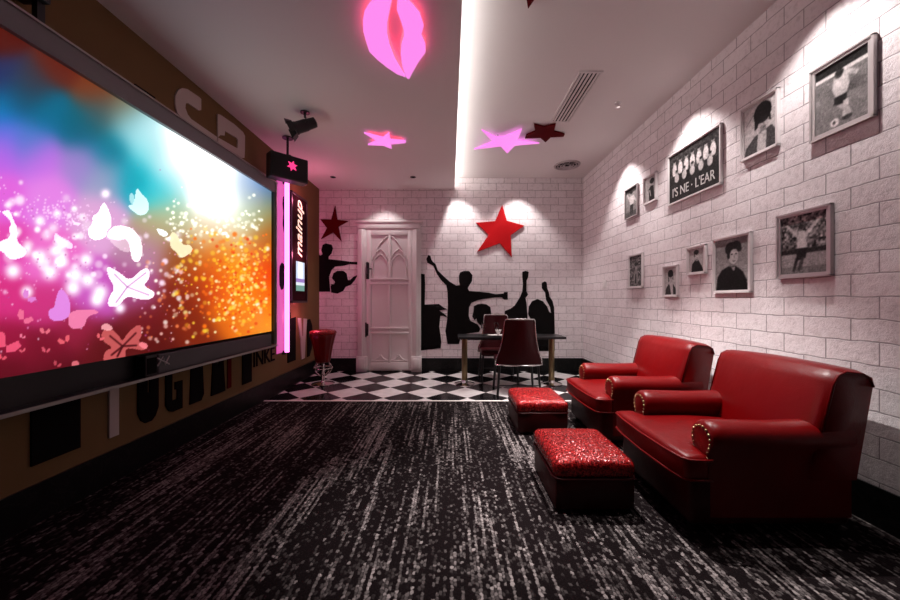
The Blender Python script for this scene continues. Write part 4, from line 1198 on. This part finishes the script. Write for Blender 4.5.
for sx in (-1, 1):
    for sy in (-1, 1):
        obj('foot', lathe(bmesh.new(), [(.018, 0), (.024, .022)], (sx * (ox - .05), sy * (oy - .05), 0), 12), M['wood_dark'], ot, smooth=True, local=True)
dup(ot, (.845, 3.44, .012), 'square red glitter-topped ottoman at the edge of the checkered tiles')

# ================================================================== BAR STOOL
bc = Vector((-1.876, 5.17, 0))
st = thing('bar_stool', 'red tulip shaped bar stool with chrome foot by the brown wall', 'stool', bc)
obj('foot_plate', lathe(bmesh.new(), [(.165, 0), (.165, .010), (.12, .02), (.04, .035), (.03, .05)], (0, 0, 0), 32), M['chrome'], st, smooth=True, local=True)
obj('column', lathe(bmesh.new(), [(.026, .04), (.026, .34)], (0, 0, 0), 16), M['chrome'], st, smooth=True, local=True)
bm = bmesh.new()
for i in range(6):
    a = i * PI / 3
    tube(bm, [(.03 * math.cos(a), .03 * math.sin(a), .12), (.10 * math.cos(a), .10 * math.sin(a), .17), (.135 * math.cos(a), .135 * math.sin(a), .24), (.11 * math.cos(a), .11 * math.sin(a), .30), (.06 * math.cos(a), .06 * math.sin(a), .335)], .008, 8)
tube(bm, [(.135 * math.cos(i * PI / 12), .135 * math.sin(i * PI / 12), .24) for i in range(24)], .007, 8, closed=True)
obj('foot_ring', bm, M['chrome'], st, smooth='all', local=True)
bm = bmesh.new(); n_ = 48; rings = []
for r, z in ((.085, .325), (.10, .335), (.115, .42), (.135, .55), (.165, .68), (.182, .735)):
    rings.append([bm.verts.new(((r * (1 + .05 * math.cos(12 * 2 * PI * i / n_))) * math.cos(2 * PI * i / n_), (r * (1 + .05 * math.cos(12 * 2 * PI * i / n_))) * math.sin(2 * PI * i / n_), z)) for i in range(n_)])
for a, b_ in zip(rings, rings[1:]):
    for i in range(n_): bm.faces.new((a[i], a[(i + 1) % n_], b_[(i + 1) % n_], b_[i]))
bm.faces.new(rings[0][::-1]); bm.faces.new(rings[-1])
obj('seat_skirt', bm, M['leather'], st, smooth='all', local=True)
obj('seat_pad', lathe(bmesh.new(), [(.176, .733), (.192, .745), (.194, .765), (.175, .790), (.10, .803), (.01, .806)], (0, 0, 0), 32), M['glitter'], st, smooth='all', local=True)

# ================================================================== TABLE, CHAIRS, TABLEWARE
tx0, tx1, ty0, ty1, tz = .12, 1.66, 4.98, 5.42, .715
tb = thing('bar_table', 'long black table on two posts in front of the silhouettes', 'table', ((tx0 + tx1) / 2, (ty0 + ty1) / 2, 0))
obj('tabletop', B(tx0, tx1, ty0, ty1, tz - .035, tz, bev=.008), M['black'], tb)
for xx, m in ((.215, 'brass'), (1.50, 'brass')):
    for yy_ in (5.17,):
        lg = obj('leg', lathe(bmesh.new(), [(.042, .02), (.042, tz - .035)], (xx, yy_, 0), 20), M[m], tb, smooth=True)
        obj('foot', lathe(bmesh.new(), [(.15, 0), (.15, .012), (.06, .03), (.042, .06)], (xx, yy_, 0), 28), M['chrome'], lg, smooth=True)
obj('apron', B(tx0 + .05, tx1 - .05, ty1 - .05, ty1 - .03, tz - .09, tz - .035), M['black'], tb)

def make_chair(loc, label):
    """low lounge chair, its back towards -Y"""
    c = thing('dining_chair', label, 'chair', loc, 'maroon chairs at the table')
    bm = bmesh.new(); rings = []
    for z, hw, yb2, cv in ((.40, .30, .02, .03), (.47, .29, .0, .04), (.57, .25, -.03, .05), (.70, .22, -.06, .055), (.85, .20, -.085, .055), (.96, .19, -.10, .05), (.985, .18, -.10, .045)):
        row = []
        for j in range(13):
            u_ = -1 + j / 6
            row.append(bm.verts.new((hw * u_, yb2 + cv * u_ * u_ * 2, z)))
        for j in range(12, -1, -1):
            u_ = -1 + j / 6
            row.append(bm.verts.new((hw * u_ * .96, yb2 + .055 + cv * u_ * u_ * 2, z)))
        rings.append(row)
    n_ = 26
    for a, b_ in zip(rings, rings[1:]):
        for i in range(n_): bm.faces.new((a[i], a[(i + 1) % n_], b_[(i + 1) % n_], b_[i]))
    bm.faces.new(rings[0][::-1]); bm.faces.new(rings[-1])
    bk = obj('backrest', bm, M['maroon'], c, smooth=True, local=True)
    bm = bmesh.new()
    left = [(-.305, .06, .395), (-.295, .06, .47), (-.255, .05, .57), (-.225, .03, .70), (-.205, .015, .85), (-.193, -.01, .97)]
    top = [(-.18, -.02, .992), (-.1, -.075, .995), (0, -.10, .997), (.1, -.075, .995), (.18, -.02, .992)]
    right = [(-x, y, z) for x, y, z in left[::-1]]
    tube(bm, left + top + right, .008, 8)
    tube(bm, [(-.305, .05, .395), (-.2, .02, .39), (0, .0, .39), (.2, .02, .39), (.305, .05, .395)], .010, 8)
    obj('chrome_trim', bm, M['chrome'], bk, smooth='all', local=True)
    obj('seat', B(-.28, .28, .07, .50, .385, .47, bev=.03, seg=3), M['maroon'], c, smooth=True, local=True)
    for sx in (-1, 1):
        for y_, e in ((.06, -.03), (.44, .03)):
            obj('leg', tube(bmesh.new(), [(sx * .25, y_, .40), (sx * .28, y_ + e, 0.0)], .016, 10), M['black'], c, smooth=True, local=True)
    obj('stretcher', tube(bmesh.new(), [(-.28, .05, .12), (.28, .05, .12)], .010, 8), M['black'], c, smooth=True, local=True)
    for x_ in (-.05, .0, .05): obj('back_stud', ball(bmesh.new(), (x_, -.10, 1.0), .012, 8), M['chrome'], bk, smooth='all', local=True)
    return c
ca = make_chair((.90, 4.52, 0), 'maroon chair seen from behind, pulled up to the long table')
cb = dup(ca, (.76, 5.80, 0), 'maroon chair on the far side of the table against the brick wall')
cb.rotation_euler = (0, 0, PI)

def wine_glass(x, y, label):
    t = thing('wine_glass', label, 'glass', (x, y, tz), 'glasses on the table')
    obj('foot', lathe(bmesh.new(), [(.034, 0), (.034, .003), (.005, .008)], (0, 0, 0), 20), M['glass'], t, smooth=True, local=True)
    obj('stem', lathe(bmesh.new(), [(.004, .006), (.004, .085)], (0, 0, 0), 10), M['glass'], t, smooth=True, local=True)
    obj('bowl', lathe(bmesh.new(), [(.005, .083), (.028, .10), (.038, .13), (.036, .165), (.030, .195), (.028, .195), (.034, .165), (.035, .13), (.026, .103), (.003, .088)], (0, 0, 0), 20, cap=False), M['glass'], t, smooth=True, local=True)
    return t
wine_glass(.49, 5.10, 'wine glass at the left end of the white plate on the table')
wine_glass(.70, 5.26, 'wine glass behind the white plate, beside the maroon chair back')
pt = thing('serving_plate', 'white oblong plate on the long black table', 'plate', (.66, 5.10, tz))
bm = bmesh.new(); lathe(bm, [(.07, 0), (.10, .006), (.125, .018), (.128, .02), (.10, .011), (.005, .006)], (0, 0, 0), 28); bmesh.ops.scale(bm, vec=(1.1, .7, 1), verts=bm.verts)
bmesh.ops.translate(bm, vec=(0, -.01, 0), verts=bm.verts)
obj('dish', bm, M['white'], pt, smooth=True, local=True)
pt.location = (.68, 5.08, tz)
nk = bmesh.new()
for i in range(7):
    a = i * 2 * PI / 7
    tube(nk, [(0, 0, .0), (.018 * math.cos(a), .018 * math.sin(a), .05), (.045 * math.cos(a), .045 * math.sin(a), .085)], [.012, .014, .004], 6)
np_ = tag(obj('folded_napkin', nk, M['paper']), 'white folded napkin standing on the plate', 'napkin')
np_.location = (.70, 5.07, tz + .012)

# ================================================================== LIGHT
def spot_light(name, loc, aim, power, size, blend=.2, col=(1, .93, .91), rad=.015):
    l = bpy.data.lights.new(name, 'SPOT'); l.energy = power; l.spot_size = math.radians(size); l.spot_blend = blend; l.color = col; l.shadow_soft_size = rad
    o = bpy.data.objects.new(name, l); COL.objects.link(o); o.location = loc
    o.rotation_euler = (Vector(aim) - Vector(loc)).to_track_quat('-Z', 'Y').to_euler()
    return o
wl = .34
for y in (4.56, 3.33, 2.10):
    spot_light('wall_washer', (XR - wl, y, CH - .02), (XR - wl, y, 0), 100, 92, .6)
for x, z, p in ((.14, CH, 40), (1.17, CH, 40), (-1.13, CL, 15)):
    spot_light('wall_washer', (x, YB - wl, z - .02), (x, YB - wl, 0), p * 2.0, 92, .6)
spot_light('seat_spot', (.95, 3.05, CH - .02), (1.35, 2.75, .4), 560, 62, .7)
spot_light('seat_spot', (.95, 4.15, CH - .02), (1.35, 3.75, .4), 420, 56, .7)
spot_light('floor_spot', (-.12, 2.0, CL - .02), (-.12, 2.0, 0), 420, 36, .95)
spot_light('floor_spot', (-.3, 5.2, CL - .02), (-.3, 5.2, 0), 55, 56, .7)

for z in (1.0, 1.9, 2.7):       # unseen point lamps added to boost the tube's pink wash
    l = bpy.data.lights.new('added_neon_wash', 'POINT'); l.energy = 4.0; l.color = (1, .20, .36); l.shadow_soft_size = .03
    o = bpy.data.objects.new('added_neon_wash', l); COL.objects.link(o); o.location = (TX + .16, p0.y + .35, z)
w = bpy.data.worlds.new('World'); scene.world = w; w.use_nodes = True
w.node_tree.nodes['Background'].inputs[0].default_value = (.01, .008, .009, 1); w.node_tree.nodes['Background'].inputs[1].default_value = 1

# ================================================================== CAMERA
cam = bpy.data.cameras.new('camera'); co = bpy.data.objects.new('camera', cam); COL.objects.link(co)
cam.sensor_width = 36; cam.lens = 36 * F / 900; cam.clip_start = .02
co.location = (0, 0, H); co.rotation_euler = (PI / 2, 0, 0)
scene.camera = co
vs = scene.view_settings
vs.view_transform = 'Standard'; vs.look = 'None'; vs.gamma = 1; vs.use_curve_mapping = False; vs.exposure = 0
